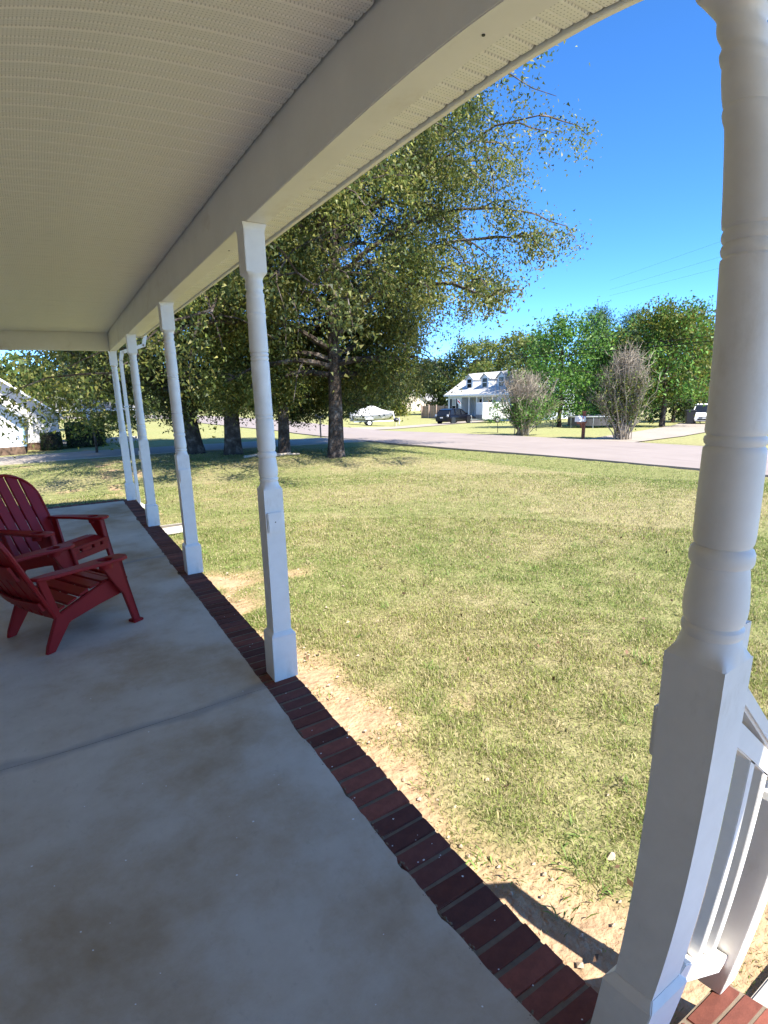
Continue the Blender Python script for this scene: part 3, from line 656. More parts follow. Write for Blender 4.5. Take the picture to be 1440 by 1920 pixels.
def tree(name, label, x, y, H, rt_, cb, Rmax, nleaf, lsize, pal, seed, cat='tree', group=None, nl=36, shape='oval', droop=1.1, elev=0.75, sigma=0.30, lean=(0, 0), asym=None, parts=True, sub=6, hang=0.25, tapertop=0.2, aspect=0.5, dz=0.0, flare=0.5, nround=10, second=None, env=None, clear=None, hp=0.92, gam=1.1):
    rng = np.random.default_rng(seed); z0 = float(terrain(x, y)) + dz
    t = thing(name, label, cat, (x, y, z0), 0, group)
    wd = MB(); K = 9; path = []
    for i in range(K):
        f = i / (K - 1); path.append((lean[0] * f + rng.normal(0, .05) * (0 < i) * min(1, H / 8), lean[1] * f + rng.normal(0, .05) * (0 < i) * min(1, H / 8), H * 0.93 * f - 0.1))
    rad = [rt_ * (1 - (1 - tapertop) * (i / (K - 1)) ** 0.8) for i in range(K)]
    pth2 = [path[0], tuple(np.array(path[0]) * .93 + np.array(path[1]) * .07), tuple(np.array(path[0]) * .72 + np.array(path[1]) * .28)] + path[1:]
    rad2 = [rt_ * (1 + flare), rt_ * (1 + flare * .35), rt_ * 1.02] + rad[1:]
    wd.tube(pth2, rad2, nround); tv0 = len(wd.v)
    anchors = []; lb = MB()
    def at(h):
        f = np.clip((h + 0.1) / (H * 0.93), 0, 1) * (K - 1); i = int(min(K - 2, f)); g = f - i
        return np.array(path[i]) * (1 - g) + np.array(path[i + 1]) * g, rad[i] * (1 - g) + rad[i + 1] * g
    for i in range(nl):
        u = (i + 0.5) / nl; h = cb + (H * 0.92 - cb) * u ** hp
        az = i * 2.39996 + rng.normal(0, .25)
        if shape == 'oval': Lr = Rmax * (0.55 + 0.75 * math.sin(math.pi * min(1, 0.18 + 0.82 * u)) - 0.35 * u)
        elif shape == 'vase': Lr = Rmax * (0.80 + 0.42 * math.sin(math.pi * min(1, 0.85 * u)) - 0.12 * u) * (1 - 0.55 * max(0, u - .5) / .5)
        elif shape == 'cone': Lr = Rmax * (1 - 0.88 * u)
        elif shape == 'round': Lr = Rmax * (0.45 + 0.6 * math.sin(math.pi * min(1, .12 + .85 * u)))
        Lr *= rng.uniform(.75, 1.15)
        if asym is not None: Lr *= 1 + asym[1] * math.cos(az - asym[0])
        if clear and h < clear[2] and math.cos(az - clear[0]) > math.cos(clear[1]): continue
        p0, r0 = at(h); e0 = elev * (0.55 + 0.75 * u) + rng.normal(0, .12); dr = droop * (1.15 - 0.75 * u)
        lp = limb_path(p0, az, Lr, e0, dr, 7, .07, rng); rl = min(r0 * .55, 0.028 * Lr + 0.012)
        if env:
            def low(q): return q[2] < env[0] + env[1] * max(0, q[0] * math.cos(env[2]) + q[1] * math.sin(env[2])) + .15
            cut = next((q for q in range(2, 7) if low(lp[q])), None)
            if cut is not None:
                for q in range(cut, 7): lp[q] = lp[q - 1] + (lp[q] - lp[q - 1]) * np.array((.15, .15, 0)) + np.array((0, 0, .02))
        lb.tube(lp, [rl * (1 - .82 * q / 6) for q in range(7)], 5, cap=False)
        for k in range(sub):
            f = 0.22 + 0.78 * (k + rng.uniform(0, 1)) / sub; j = min(5, int(f * 6)); g = f * 6 - j
            q0 = np.array(lp[j]) * (1 - g) + np.array(lp[j + 1]) * g
            a2 = az + rng.choice((-1, 1)) * rng.uniform(.35, 1.25); L2 = Lr * rng.uniform(.22, .46) * (1.15 - .4 * f) + .15
            sp2 = limb_path(q0, a2, L2, rng.normal(0.15, .35), dr * .9, 5, .12, rng)
            if env:
                for q in range(1, 5):
                    if low(sp2[q]): sp2[q] = np.array((sp2[q][0] * .12 + sp2[q - 1][0] * .88, sp2[q][1] * .12 + sp2[q - 1][1] * .88, sp2[q - 1][2] + .01))
            lb.tube(sp2, [rl * .35 * (1 - .8 * q / 4) + .002 for q in range(5)], 3, cap=False)
            for q in np.linspace(.25, 1, 5):
                jj = min(3, int(q * 4)); gg_ = q * 4 - jj; anchors.append(np.array(sp2[jj]) * (1 - gg_) + np.array(sp2[min(4, jj + 1)]) * gg_)
    A = np.array(anchors); wt = rng.gamma(gam, 1.0, len(A)); wt /= wt.sum()
    idx = rng.choice(len(A), nleaf, p=wt)
    cl = rng.uniform(0, 1, len(A))
    P = A[idx] + rng.normal(0, sigma, (nleaf, 3)) * np.array((1, 1, .75)) - np.abs(rng.normal(0, hang, (nleaf, 1))) * np.array((0, 0, 1.0))
    if env:
        rr_ = P[:, 0] * math.cos(env[2]) + P[:, 1] * math.sin(env[2])
        ok = P[:, 2] > env[0] + env[1] * np.clip(rr_, 0, 99) + rng.normal(0, .25, nleaf)
        if clear: ok &= ~((P[:, 2] < clear[2] - .3) & (np.hypot(P[:, 0], P[:, 1]) < 6) & (np.cos(np.arctan2(P[:, 1], P[:, 0]) - clear[0]) > math.cos(clear[1] * .6)))
        if clear: ok &= ~((P[:, 2] < clear[2] + .6) & (np.hypot(P[:, 0], P[:, 1]) < 7) & (np.cos(np.arctan2(P[:, 1], P[:, 0]) - clear[0]) > math.cos(R(22))))
        P = P[ok]; idx = idx[ok]; nleaf = len(P)
    P[:, 2] = np.maximum(P[:, 2], 0.15)
    tc_ = tints(nleaf, pal, rng, cl[idx])
    if second: 
        msk = cl[idx] > second[1]; t2 = tints(nleaf, second[0], rng, cl[idx]); tc_[msk] = t2[msk]
    tr = wd.build('trunk', 'bark', t, smooth=True)
    lo_ = lb.build('limbs', 'bark', t, recalc=False, smooth=True)
    link('crown', np_mesh('crown', leaf_quads(P, lsize, aspect * 1.25, hang * 1.6, rng, True), 3, 'leaf', tc_), t)
    return t

G4 = 'row of tall oaks between the lawn and the driveway'
CB = R(-117); ER = R(-27)
tree('oak_tree', 'tallest shade tree with a pale streaked trunk, on the lawn nearest the road', 6.96, 15.5, 15.8, 0.27, 2.6, 5.15, 330000, 0.088, 'oak', 101, group=G4, nl=72, sub=9, lean=(0.5, 0.1), sigma=0.25, gam=.7, hang=.38, droop=.95, hp=1.3, env=(1.6, .58, ER), clear=(CB, R(70), 4.2), asym=(CB, .26), shape='vase')
tree('oak_tree', 'slim dark trunked shade tree just left of the tallest tree', 5.93, 17.6, 14.0, 0.21, 1.9, 5.2, 140000, 0.092, 'oak_shaded', 102, group=G4, nl=50, sub=8, sigma=.27, gam=.8, hang=.38, droop=.95, hp=1.3, env=(1.1, .1, ER), clear=(CB, R(60), 3.4), asym=(CB, .2))
tree('oak_tree', 'shade tree with a broad grey flared trunk, second from the left in the row', 4.48, 18.92, 14.0, 0.30, 2.0, 5.4, 140000, 0.092, 'oak_shaded', 103, group=G4, nl=50, sub=8, sigma=.27, gam=.8, hang=.38, droop=.95, flare=.6, hp=1.3, env=(1.1, .0, ER), clear=(R(-105), R(60), 3.0), asym=(CB, .28))
tree('oak_tree', 'leftmost shade tree with a very dark leaning trunk behind the third post', 3.47, 20.37, 13.5, 0.33, 2.0, 5.0, 140000, 0.092, 'oak_shaded', 104, group=G4, nl=50, sub=8, sigma=.27, gam=.8, hang=.38, droop=.95, lean=(-.9, .2), hp=1.3, env=(1.3, .50, R(153)), clear=(R(-102), R(60), 3.0), asym=(R(-80), .28))
# trees beyond
BGL = 'trees across the road'
def polar(az, d): return (-0.933 + d * math.sin(R(az)), d * math.cos(R(az)))
def bg(name, label, az, d, H, Rm, n, ls, pal, seed, cb=1.2, **k):
    x, y = polar(az, d); kw = dict(nl=26, sub=5, sigma=.42, hang=.25, group=BGL, nround=7); kw.update(k)
    return tree(name, label, x, y, H, k.pop('tr', 0.16) if 'tr' in k else 0.16, cb, Rm, n, ls, pal, seed, **{q: v for q, v in kw.items() if q != 'tr'})
bg('maple_tree', 'bright green leafy tree behind the mailbox', 51.2, 38, 6.9, 2.9, 9000, .20, 'bright', 201, shape='round', cb=1.3)
bg('pine_tree', 'blue green pointed evergreen between the bright green tree and the yellowing one', 54.4, 47, 9.6, 3.0, 11000, .30, 'pine', 202, shape='cone', aspect=.16, cb=.8, elev=.45, droop=.5, nl=40)
bg('pine_tree', 'blue green evergreen with a thin spiky top standing right of its taller twin', 57.4, 50, 9.9, 2.6, 9000, .30, 'pine', 203, shape='cone', aspect=.16, cb=.8, elev=.45, droop=.5, nl=40)
bg('maple_tree', 'large yellow green rounded tree with a bare lower trunk above its shade', 60.7, 38.6, 7.1, 3.3, 15000, .20, 'yellow', 204, shape='round', cb=2.1, nl=34, second=('bright', .55), tr=.19)
bg('pine_tree', 'dark tall pine at the back, tops showing beside the near post', 64.3, 56, 8.6, 3.0, 9000, .30, 'dark', 205, shape='cone', aspect=.2, cb=1, nl=36)
bg('oak_tree', 'dark green tree behind the yellowing rounded tree', 61.6, 52, 8.3, 3.6, 9000, .28, 'dark', 206, shape='round', cb=1)
bg('maple_tree', 'green tree filling the gap behind the bare twiggy shrub', 56.4, 42, 6.6, 2.7, 8000, .22, 'bright', 207, shape='round', cb=.8, second=('dark', .5))
bg('oak_tree', 'mid green tree right of the white house roof', 48.6, 62, 8.8, 3.6, 8000, .30, 'mixed', 208, shape='round', cb=1)
HB = 'tall trees behind the houses'
for i, (az_, d_, h_, r_, pal_, lb_) in enumerate([
    (46.6, 92, 12.6, 5.2, 'yellow', 'yellowing tree rising behind the right end of the white house roof'),
    (44.0, 96, 12.0, 5.0, 'mixed', 'green tree rising behind the dormers of the white house'),
    (41.6, 90, 11.2, 4.8, 'mixed', 'tree standing behind the left end of the white house roof'),
    (39.2, 92, 8.6, 4.2, 'dark', 'dark tree in the gap between the cream house and the white house'),
    (37.3, 150, 12.5, 6.0, 'dark', 'dark tree behind the right part of the cream house'),
    (35.2, 152, 13.0, 6.0, 'mixed', 'tree behind the peak of the cream house gable'),
    (33.2, 88, 8.5, 4.2, 'yellow', 'yellow green tree left of the cream house'),
    (31.0, 72, 6.2, 3.6, 'dark', 'low dark tree directly behind the covered boat'),
    (28.6, 76, 8.0, 4.0, 'mixed', 'tree seen past the left side of the tallest trunk')]):
    bg('background_tree', lb_, az_, d_, h_, r_, 6000, .42 if d_ < 120 else .6, pal_, 300 + i, shape='round', group=HB, cb=.9, sigma=.6)
# left: young yellow green tree by the neighbour's corner
tree('maple_tree', 'yellow green leafy tree in front of the corner of the white neighbouring house', 0.35, 23.3, 4.3, 0.05, 0.9, 1.75, 7500, .115, 'yellow', 401, shape='round', nl=26, sub=6, sigma=.2, hang=.15, flare=.2, droop=.9)
for i, (x, y, h_, r_, pal_, lb_) in enumerate([(-6.0, 40, 5.0, 3.0, 'yellow', 'yellow green tree behind the roof of the neighbouring house'), (2.2, 46, 6.2, 3.4, 'mixed', 'green tree far behind the clipped hedge'), (6.0, 62, 7.2, 3.6, 'dark', 'dark tree far beyond the left of the shade trees')]):
    tree('background_tree', lb_, x, y, h_, .14, .9, r_, 7000, .26, pal_, 420 + i, shape='round', nl=26, sub=5, sigma=.4, nround=7)
# far wood all round the horizon, one mass
rng = np.random.default_rng(5); PP = []; TT = []
for i in range(150):
    az_ = rng.uniform(-14, 82); d_ = rng.uniform(120, 190) + (30 if 33 < az_ < 39 else 0); cx, cy = polar(az_, d_); zz = float(terrain(cx, cy)); hh = rng.uniform(8.5, 12.5)
    n = 520; q = rng.normal(size=(n, 3)); q /= np.linalg.norm(q, axis=1, keepdims=True); q *= rng.uniform(.55, 1.0, (n, 1)); q *= np.array((4.8, 4.8, hh * .5)); q[:, 2] *= 1.0
    q = q + rng.normal(0, .5, (n, 3)); PP.append(q + np.array((cx, cy, zz + hh * .5))); TT.append(tints(n, rng.choice(['dark', 'mixed', 'yellow', 'mixed']), rng, np.full(n, rng.uniform(.3, .9))))
tag(link('far_woods', np_mesh('far_woods', leaf_quads(np.concatenate(PP), 1.3, .8, .2, rng, True), 3, 'leaf', np.concatenate(TT))), 'distant line of mixed woods along the horizon', 'woods', kind='stuff')

# crape myrtle like shrubs with bare grey tops
def myrtle(label, x, y, H, W, seed, nstem, green_lo, green_hi, nleaf, pal, full):
    rng = np.random.default_rng(seed); t = thing('twiggy_shrub', label, 'shrub', (x, y, float(terrain(x, y))), 0, 'bare topped shrubs along the far road edge')
    st = MB(); tw = MB(); A = []
    for i in range(nstem):
        az = rng.uniform(0, 6.283); sp = abs(rng.normal(0, 1)) * .5 + .15; sp = min(sp, 1.15)
        b = np.array((rng.normal(0, .12), rng.normal(0, .12), 0)); tip = np.array((math.cos(az) * W * sp, math.sin(az) * W * sp, H * (1.0 - .33 * sp ** 2) * rng.uniform(.78, 1.0)))
        mid = b * .5 + tip * .5; mid[:2] *= 1.15 if full else .75; mid[2] *= .95
        pts = [b * (1 - q) ** 2 + 2 * q * (1 - q) * mid + tip * q ** 2 + (rng.normal(0, .03, 3) if 0 < q else 0) for q in np.linspace(0, 1, 8)]
        st.tube(pts, [.028 * (1 - .75 * q) for q in np.linspace(0, 1, 8)], 4, cap=False)
        for k in range(11):
            f = rng.uniform(.25, 1); j = min(6, int(f * 7)); q0 = pts[j] + (pts[j + 1] - pts[j]) * (f * 7 - j)
            d = rng.normal(size=3) * np.array((1, 1, .5)); d[2] = abs(d[2]) + .55; d /= np.linalg.norm(d); L = rng.uniform(.25, .65)
            q1 = q0 + d * L * .5 + rng.normal(0, .03, 3); q2 = q0 + d * L + np.array((0, 0, .1)); tw.tube([q0, q1, q2], [.009, .006, .003], 3, cap=False)
            if f > .5:
                for _ in range(2):
                    e = d + rng.normal(0, .5, 3); e /= np.linalg.norm(e); tw.tube([q1, q1 + e * L * .45], [.005, .0025], 3, cap=False)
            if green_lo < q1[2] / H < green_hi: A += [q0, q1, q2]
    st.build('stems', 'twig', t, recalc=False); tag(tw.build('twigs', 'twig', t, recalc=False), kind='stuff')
    A = np.array(A); P = A[rng.integers(0, len(A), nleaf)] + rng.normal(0, .10, (nleaf, 3))
    link('foliage', np_mesh('foliage', leaf_quads(P, .10, .5, .1, rng), 4, 'leaf', tints(nleaf, pal, rng, rng.uniform(0, 1, nleaf))), t)
myrtle('wide shrub with pinkish grey bare top and bright green base, left of the mailbox', 18.3, 17.65, 3.05, 1.6, 501, 110, .0, .52, 9000, 'bright', False)
myrtle('taller narrow shrub of bare grey twigs, right of the mailbox', 18.75, 12.6, 3.85, 1.05, 502, 120, .0, .62, 7000, 'mixed', True)
# saplings
for i, (x, y, h, lb_) in enumerate([(19.6, 20.6, 1.75, 'thin sapling with pale green leaves left of the wide twiggy shrub'), (22.5, 20.4, 1.5, 'thin staked sapling close behind the wide twiggy shrub'), (26.2, 22.3, 1.7, 'thin bare sapling far behind the wide twiggy shrub')]):
    tree('sapling', lb_, x, y, h, .022, .55, .5, 500 if i == 0 else 160, .10, 'bright' if i == 0 else 'yellow', 520 + i, shape='round', nl=10, sub=3, sigma=.1, hang=.05, flare=.1, nround=5, group='young trees on the lawn across the road')
# clipped hedge, low shrubs
def leafbox(name, label, cat, x0, x1, y0, y1, h, n, pal, seed, ls=.06):
    rng = np.random.default_rng(seed); cx, cy = (x0 + x1) / 2, (y0 + y1) / 2; z0 = float(terrain(cx, cy)); t = thing(name, label, cat, (cx, cy, z0))
    hx, hy = (x1 - x0) / 2, (y1 - y0) / 2
    q = rng.uniform(-1, 1, (n, 3)); ax = rng.integers(0, 3, n); sg = np.sign(q[np.arange(n), ax]); q[np.arange(n), ax] = sg * rng.uniform(.86, 1.02, n)
    P = q * np.array((hx, hy, h / 2)) + np.array((0, 0, h / 2)); P[:, 2] = np.maximum(P[:, 2], .05)
    mb = MB(); mb.box(-hx * .86, hx * .86, -hy * .86, hy * .86, 0.02, h * .9); mb.build('dark_core', 'darkvoid', t, bevel=.05)  # solid dark box, stands in for the shaded inside of the foliage
    link('foliage', np_mesh('foliage', leaf_quads(P, ls, .55, 0, rng), 4, 'leaf', tints(n, pal, rng, rng.uniform(0, 1, n))), t)
leafbox('clipped_hedge', 'dark square clipped hedge beside the white neighbouring house', 'hedge', -0.55, 1.0, 27.0, 28.6, 1.12, 9000, 'dark', 601)
leafbox('low_shrub', 'low dark shrub against the brick base of the neighbouring house', 'shrub', -1.55, -0.75, 26.5, 27.4, .75, 2500, 'dark', 602)
leafbox('round_shrub', 'small dark shrub against the front wall of the cream house', 'shrub', 78.3, 80.6, 96.5, 98.5, 2.0, 1500, 'dark', 603, .2)

# ------------------------------------------------------------------ grass
def grass():
    rng = np.random.default_rng(77); cx, cy = -0.93, 0.0
    chunks = []
    def scatter(n, d0, d1, a0, a1):
        d = np.sqrt(rng.uniform(d0 * d0, d1 * d1, n)); a = np.radians(rng.uniform(a0, a1, n)); return cx + d * np.sin(a), cy + d * np.cos(a), d
    V = []; T = []; V3 = []; T3 = []
    for n, d0, d1 in ((300000, 1.2, 4.5), (310000, 4.5, 8), (230000, 8, 13), (120000, 13, 21)):
        x, y, d = scatter(n, d0, d1, -9, 100 if d0 < 8 else 88)
        b = bare(x, y); g = green(x, y)
        ok = (x > 0.085) | (y > 9.62); ok &= ~((x > 0.05) & (x < 0.52) & (y < 0.40)); ok &= ~((x > .48) & (x < 1.8) & (y < .28)); ok &= (x < 11.9 - 0.04 * (y - 6)); ok &= ~((y > 20.3) & (y < 24.4)); ok &= (y < 24.3) | (x < 10.8)
        keep = rng.uniform(0, 1, n) > (0.06 + 0.94 * b); keep |= (rng.uniform(0, 1, n) < 0.25 * sstep(.52, .66, fbm(x * 6, y * 6, 131, 2)))
        tuft = fbm(x * 5, y * 5, 91, 2); keep &= rng.uniform(0, 1, n) < (0.22 + 1.25 * tuft)
        m = ok & keep; x, y, d, b, g, tuft = x[m], y[m], d[m], b[m], g[m], tuft[m]; n = len(x)
        z = terrain(x, y) + sstep(26, 16, np.hypot(x, y)) * (0.035 * (fbm(x * 1.6, y * 1.6, 3, 4) - .5) + 0.02 * (fbm(x * 7, y * 7, 8, 2) - .5)) - .012 * b - .004
        L = rng.uniform(.016, .052, n) * (0.55 + .9 * tuft) * (1 - .35 * b) * (1 + .15 * np.clip(d - 5, 0, 10) / 10); W = (0.0028 + 0.00052 * d) * rng.uniform(.7, 1.3, n)
        az = rng.uniform(0, 6.283, n); til = np.abs(rng.normal(.75, .4, n)); bx, by = np.cos(az), np.sin(az)
        mx = L * .55 * np.sin(til * .7); mz = L * .55 * np.cos(til * .7); tx = mx + L * .5 * np.sin(np.minimum(til * 1.5, 1.9)); tz = np.maximum(mz + L * .5 * np.cos(np.minimum(til * 1.5, 1.9)), .004)
        wa = az + 1.57 + rng.normal(0, .4, n); wx, wy = np.cos(wa) * W * .62, np.sin(wa) * W * .62
        p0 = np.stack([x - wx, y - wy, z], -1); p1 = np.stack([x + wx, y + wy, z], -1)
        p2 = np.stack([x + bx * mx + wx * .8, y + by * mx + wy * .8, z + mz], -1); p3 = np.stack([x + bx * mx - wx * .8, y + by * mx - wy * .8, z + mz], -1); p4 = np.stack([x + bx * tx, y + by * tx, z + tz], -1)
        dry = rng.uniform(0, 1, n) > (0.42 + 0.30 * g)
        cg = np.array((0.245, 0.315, 0.078)) * (1 - g[:, None] * .15) + np.array((0.08, .04, .02)) * (1 - g[:, None]); cd = np.array((0.50, 0.43, 0.23))
        c = np.where(dry[:, None], cd * rng.uniform(.55, 1.2, (n, 1)), cg * rng.uniform(.6, 1.35, (n, 1)))
        V.append(np.stack([(p0 + p1) / 2, p2, p4, p3], 1).reshape(-1, 3)); T.append(c)
    for _ in range(260):                                  # coarse taller tufts
        d0 = math.sqrt(rng.uniform(1.6 ** 2, 7.5 ** 2)); a0 = R(rng.uniform(8, 85)); tx0, ty0 = cx + d0 * math.sin(a0), cy + d0 * math.cos(a0)
        if tx0 < .14 or (tx0 < 1.9 and ty0 < .5): continue
        nb = int(rng.integers(8, 20)); az = rng.uniform(0, 6.283, nb); L = rng.uniform(.03, .085, nb); bx, by = np.cos(az), np.sin(az); x = tx0 + rng.normal(0, .03, nb); y = ty0 + rng.normal(0, .03, nb); z = terrain(x, y) - .004
        W = rng.uniform(.003, .006, nb); wx, wy = -by * W, bx * W; til = rng.uniform(.3, 1.1, nb); mx = L * .55 * np.sin(til); mz = L * .55 * np.cos(til); ex = mx + L * .5 * np.sin(np.minimum(til * 1.7, 1.9)); ez = np.maximum(mz + L * .5 * np.cos(np.minimum(til * 1.7, 1.9)), .004)
        p0 = np.stack([x - wx, y - wy, z], -1); p1 = np.stack([x + wx, y + wy, z], -1); p2 = np.stack([x + bx * mx + wx * .8, y + by * mx + wy * .8, z + mz], -1); p3 = np.stack([x + bx * mx - wx * .8, y + by * mx - wy * .8, z + mz], -1); p4 = np.stack([x + bx * ex, y + by * ex, z + ez], -1)
        c = (np.array((.20, .30, .07)) if rng.uniform() > .35 else np.array((.40, .34, .18))) * rng.uniform(.6, 1.2, (nb, 1))
        V.append(np.stack([(p0 + p1) / 2, p2, p4, p3], 1).reshape(-1, 3)); T.append(c)
    o = link('grass', np_mesh('grass', np.concatenate(V), 4, 'grass', np.concatenate(T)))
    tag(o, 'patchy dry and green mown grass of the front lawn', 'grass', kind='stuff')
grass()
# fallen leaves, crumbs of soil and pale pebbles on the bare strip
rng = np.random.default_rng(99); n = 420
x = rng.uniform(.1, 6, n) ** 1.0; y = rng.uniform(.4, 13, n); P = np.stack([x, y, terrain(x, y) + .02 + rng.uniform(0, .02, n)], -1)
col = np.array((0.17, 0.10, 0.06)) * rng.uniform(.3, 1.3, (n, 1))
tag(link('fallen_leaves', np_mesh('fallen_leaves', leaf_quads(P, .036, .6, 0, rng), 4, 'deadleaf', col)), 'scattered dead leaves lying in the lawn', 'leaves', kind='stuff')
mb = MB()
for i in range(420):
    x = .1 + abs(random.gauss(0, .45)); y = random.uniform(.45, 8); r = random.uniform(.004, .014) if i > 25 else random.uniform(.015, .03); z = float(terrain(x, y)) + .0 + r * .2
    o = len(mb.v); s_ = [random.uniform(.6, 1.3) for _ in range(3)]
    mb.v += [(x + dx * r * s_[0], y + dy * r * s_[1], z + dz * r * s_[2] * .7) for dx, dy, dz in ((1, 0, 0), (0, 1, 0), (-1, 0, 0), (0, -1, 0), (0, 0, 1), (0, 0, -1))]
    mb.f += [(o, o + 1, o + 4), (o + 1, o + 2, o + 4), (o + 2, o + 3, o + 4), (o + 3, o, o + 4)]
tag(mb.build('pebbles', 'pebble', None, recalc=False), 'pale pebbles and soil crumbs along the porch edge', 'pebbles', kind='stuff')
# fallen branches under the oaks
for nm, (x, y, rz, L), lb_ in (('a', (5.0, 17.35, .15, 1.3), 'pale fallen branch lying at the foot of the broad flared trunk'), ('b', (5.75, 16.9, -.25, .9), 'short pale fallen branch lying left of the slim dark trunk')):
    z = float(terrain(x, y)) + .05
    mb = MB(); mb.tube([(x - L / 2 * math.cos(rz), y - L / 2 * math.sin(rz), z), (x, y + .05, z + .03), (x + L / 2 * math.cos(rz), y + L / 2 * math.sin(rz), z + .01)], [.05, .04, .025], 7); mb.tube([(x, y + .05, z + .03), (x + .25, y + .25, z + .06)], [.025, .012], 5)
    tag(mb.build('fallen_branch', 'wood_pale', smooth=True), lb_, 'branch', 'branches under the trees')

# ------------------------------------------------------------------ neighbouring house on the left
nh = thing('neighbour_house', 'white sided house with gables and brick base left of the porch', 'house', (0, 0, 0))
zb, zf = -0.35, 0.02
mb = MB(); mb.prism([(-10, 27.6, zf), (-0.86, 27.6, zf), (-0.86, 27.6, 1.25), (-5.4, 27.6, 4.75), (-10, 27.6, 1.25)], (0, 9, 0)); mb.build('wall', 'siding', nh)
mb = MB(); mb.prism([(-5.6, 25.5, zf), (-2.12, 25.5, zf), (-2.12, 25.5, 1.20), (-3.9, 25.5, 2.75), (-5.6, 25.5, 1.27)], (0, 2.098, 0)); mb.build('gable_wing', 'siding', nh)
mb = MB(); mb.box(-10, -0.84, 27.57, 36.6, zb, zf); mb.box(-5.62, -2.10, 25.47, 27.57, zb, zf); mb.build('foundation', 'foundation', nh)
def slope(x0, z0, x1, z1, y0, y1, th=.06): return MB().prism([(x0, y0, z0), (x1, y0, z1), (x1, y0, z1 + th), (x0, y0, z0 + th)], (0, y1 - y0, 0))
slope(-0.50, 1.02, -5.4, 4.80, 27.25, 36.8).build('roof', 'shingle', nh); slope(-10.3, 1.02, -5.4, 4.80, 27.25, 36.8).build('roof', 'shingle', nh)
slope(-1.90, 1.06, -3.9, 2.82, 25.2, 27.55).build('roof', 'shingle', nh); slope(-5.9, 1.06, -3.9, 2.82, 25.2, 27.55).build('roof', 'shingle', nh)
for (x0, z0, x1, z1, y) in ((-0.46, .965, -5.4, 4.775, 27.20), (-1.86, 1.0, -3.9, 2.80, 25.15)):
    MB().prism([(x0, y, z0), (x1, y, z1), (x1, y, z1 + .12), (x0, y, z0 + .12)], (0, .045, 0)).build('rake_board', 'white', nh)
MB().box(-2.115, -2.02, 25.44, 25.52, zf, 1.2).build('corner_board', 'teal', nh)
MB().box(-0.855, -0.78, 27.54, 27.64, zf, 1.25).build('corner_board', 'white', nh)
mb = MB(); mb.prism([(-0.9, 29.5, 1.42), (3.0, 29.5, 1.36), (3.0, 29.5, 1.48), (-0.9, 29.5, 2.1)], (0, 3.5, 0)); mb.build('porch_cover', 'shingle', nh)
mb = MB(); mb.box(-0.8, 3.05, 29.42, 29.5, 1.28, 1.44); mb.build('porch_beam', 'white', nh)
for x in (0.55, 2.75): MB().lathe([(-.33, .10, 1), (-.2, .10, 1), (-.19, .085, 0), (1.2, .075, 0), (1.22, .1, 1), (1.28, .1, 1)], c=(x, 29.6), n=20).build('column', 'white', nh)
mb = MB(); mb.box(-0.84, 3.0, 29.45, 33, -.36, -.22); mb.build('porch_slab', 'concrete', nh)

# ------------------------------------------------------------------ white house with dormers across the road (faces -X)
wh = thing('white_house', 'white sided house with grey roof and two dormers across the road', 'house', (42.6, 40.0, float(terrain(42.6, 46))), 0)
zg = 0.0; EV = 3.05; HL = 13.2
mb = MB(); mb.box(0.3, 9.0, 0.15, 4.2, -.6, EV); mb.box(0.3, 9.0, 10.4, HL - .15, -.6, EV); mb.box(2.4, 9.0, 4.2, 10.4, -.6, EV); mb.build('wall', 'siding_blue', wh)
mb = MB(); mb.prism([(0.3, .15, EV), (9.0, .15, EV), (4.65, .15, EV + 2.55)], (0, HL - .3, 0)); mb.build('gable', 'siding_blue', wh)
mb = MB(); mb.prism([(-.15, -.2, EV - .03), (4.65, -.2, EV + 2.72), (4.65, -.2, EV + 2.80), (-.15, -.2, EV + .07)], (0, HL + .4, 0)); mb.build('roof', 'shingle_light', wh)
mb = MB(); mb.prism([(9.45, -.2, EV - .03), (4.66, -.2, EV + 2.72), (4.66, -.2, EV + 2.80), (9.45, -.2, EV + .07)], (0, HL + .4, 0)); mb.build('roof', 'shingle_light', wh)
MB().box(-.2, -.12, -.2, HL + .2, EV - .12, EV + .03).build('fascia', 'white', wh)
MB().box(0.25, 2.38, 4.2, 10.4, -.3, .32).build('porch_base', 'foundation', wh)
MB().box(0.25, 0.40, 4.2, 10.4, EV - .28, EV - .04).build('porch_beam', 'white', wh)
for y in (4.9, 6.6, 7.6, 9.0): MB().box(0.27, .39, y - .06, y + .06, .32, EV - .28).build('column', 'white', wh)
for y in (9.75,): pass
def window(parent, x, y0, y1, z0, z1, glass='pane', nx=-1, shutters=True):
    f = MB().box(x - .05, x - .003, y0 - .07, y1 + .07, z0 - .07, z1 + .07).build('window', 'white', parent)
    MB().box(x - .075, x - .052, y0, y1, (z0 + z1) / 2 + .03, z1).build('pane', glass, f); MB().box(x - .068, x - .052, y0, y1, z0, (z0 + z1) / 2 - .03).build('pane', 'glass', f)
    if shutters:
        for a, b in ((y0 - .48, y0 - .1), (y1 + .1, y1 + .48)): MB().box(x - .05, x - .004, a, b, z0 - .05, z1 + .05).build('shutter', 'shutter', parent)
window(wh, .3, 11.5, 12.15, 1.0, 2.55)
window(wh, 2.4, 8.6, 9.3, 1.0, 2.5, 'glass', shutters=False)
MB().box(2.33, 2.397, 6.9, 7.8, .33, 2.4).build('door', 'shutter', wh)
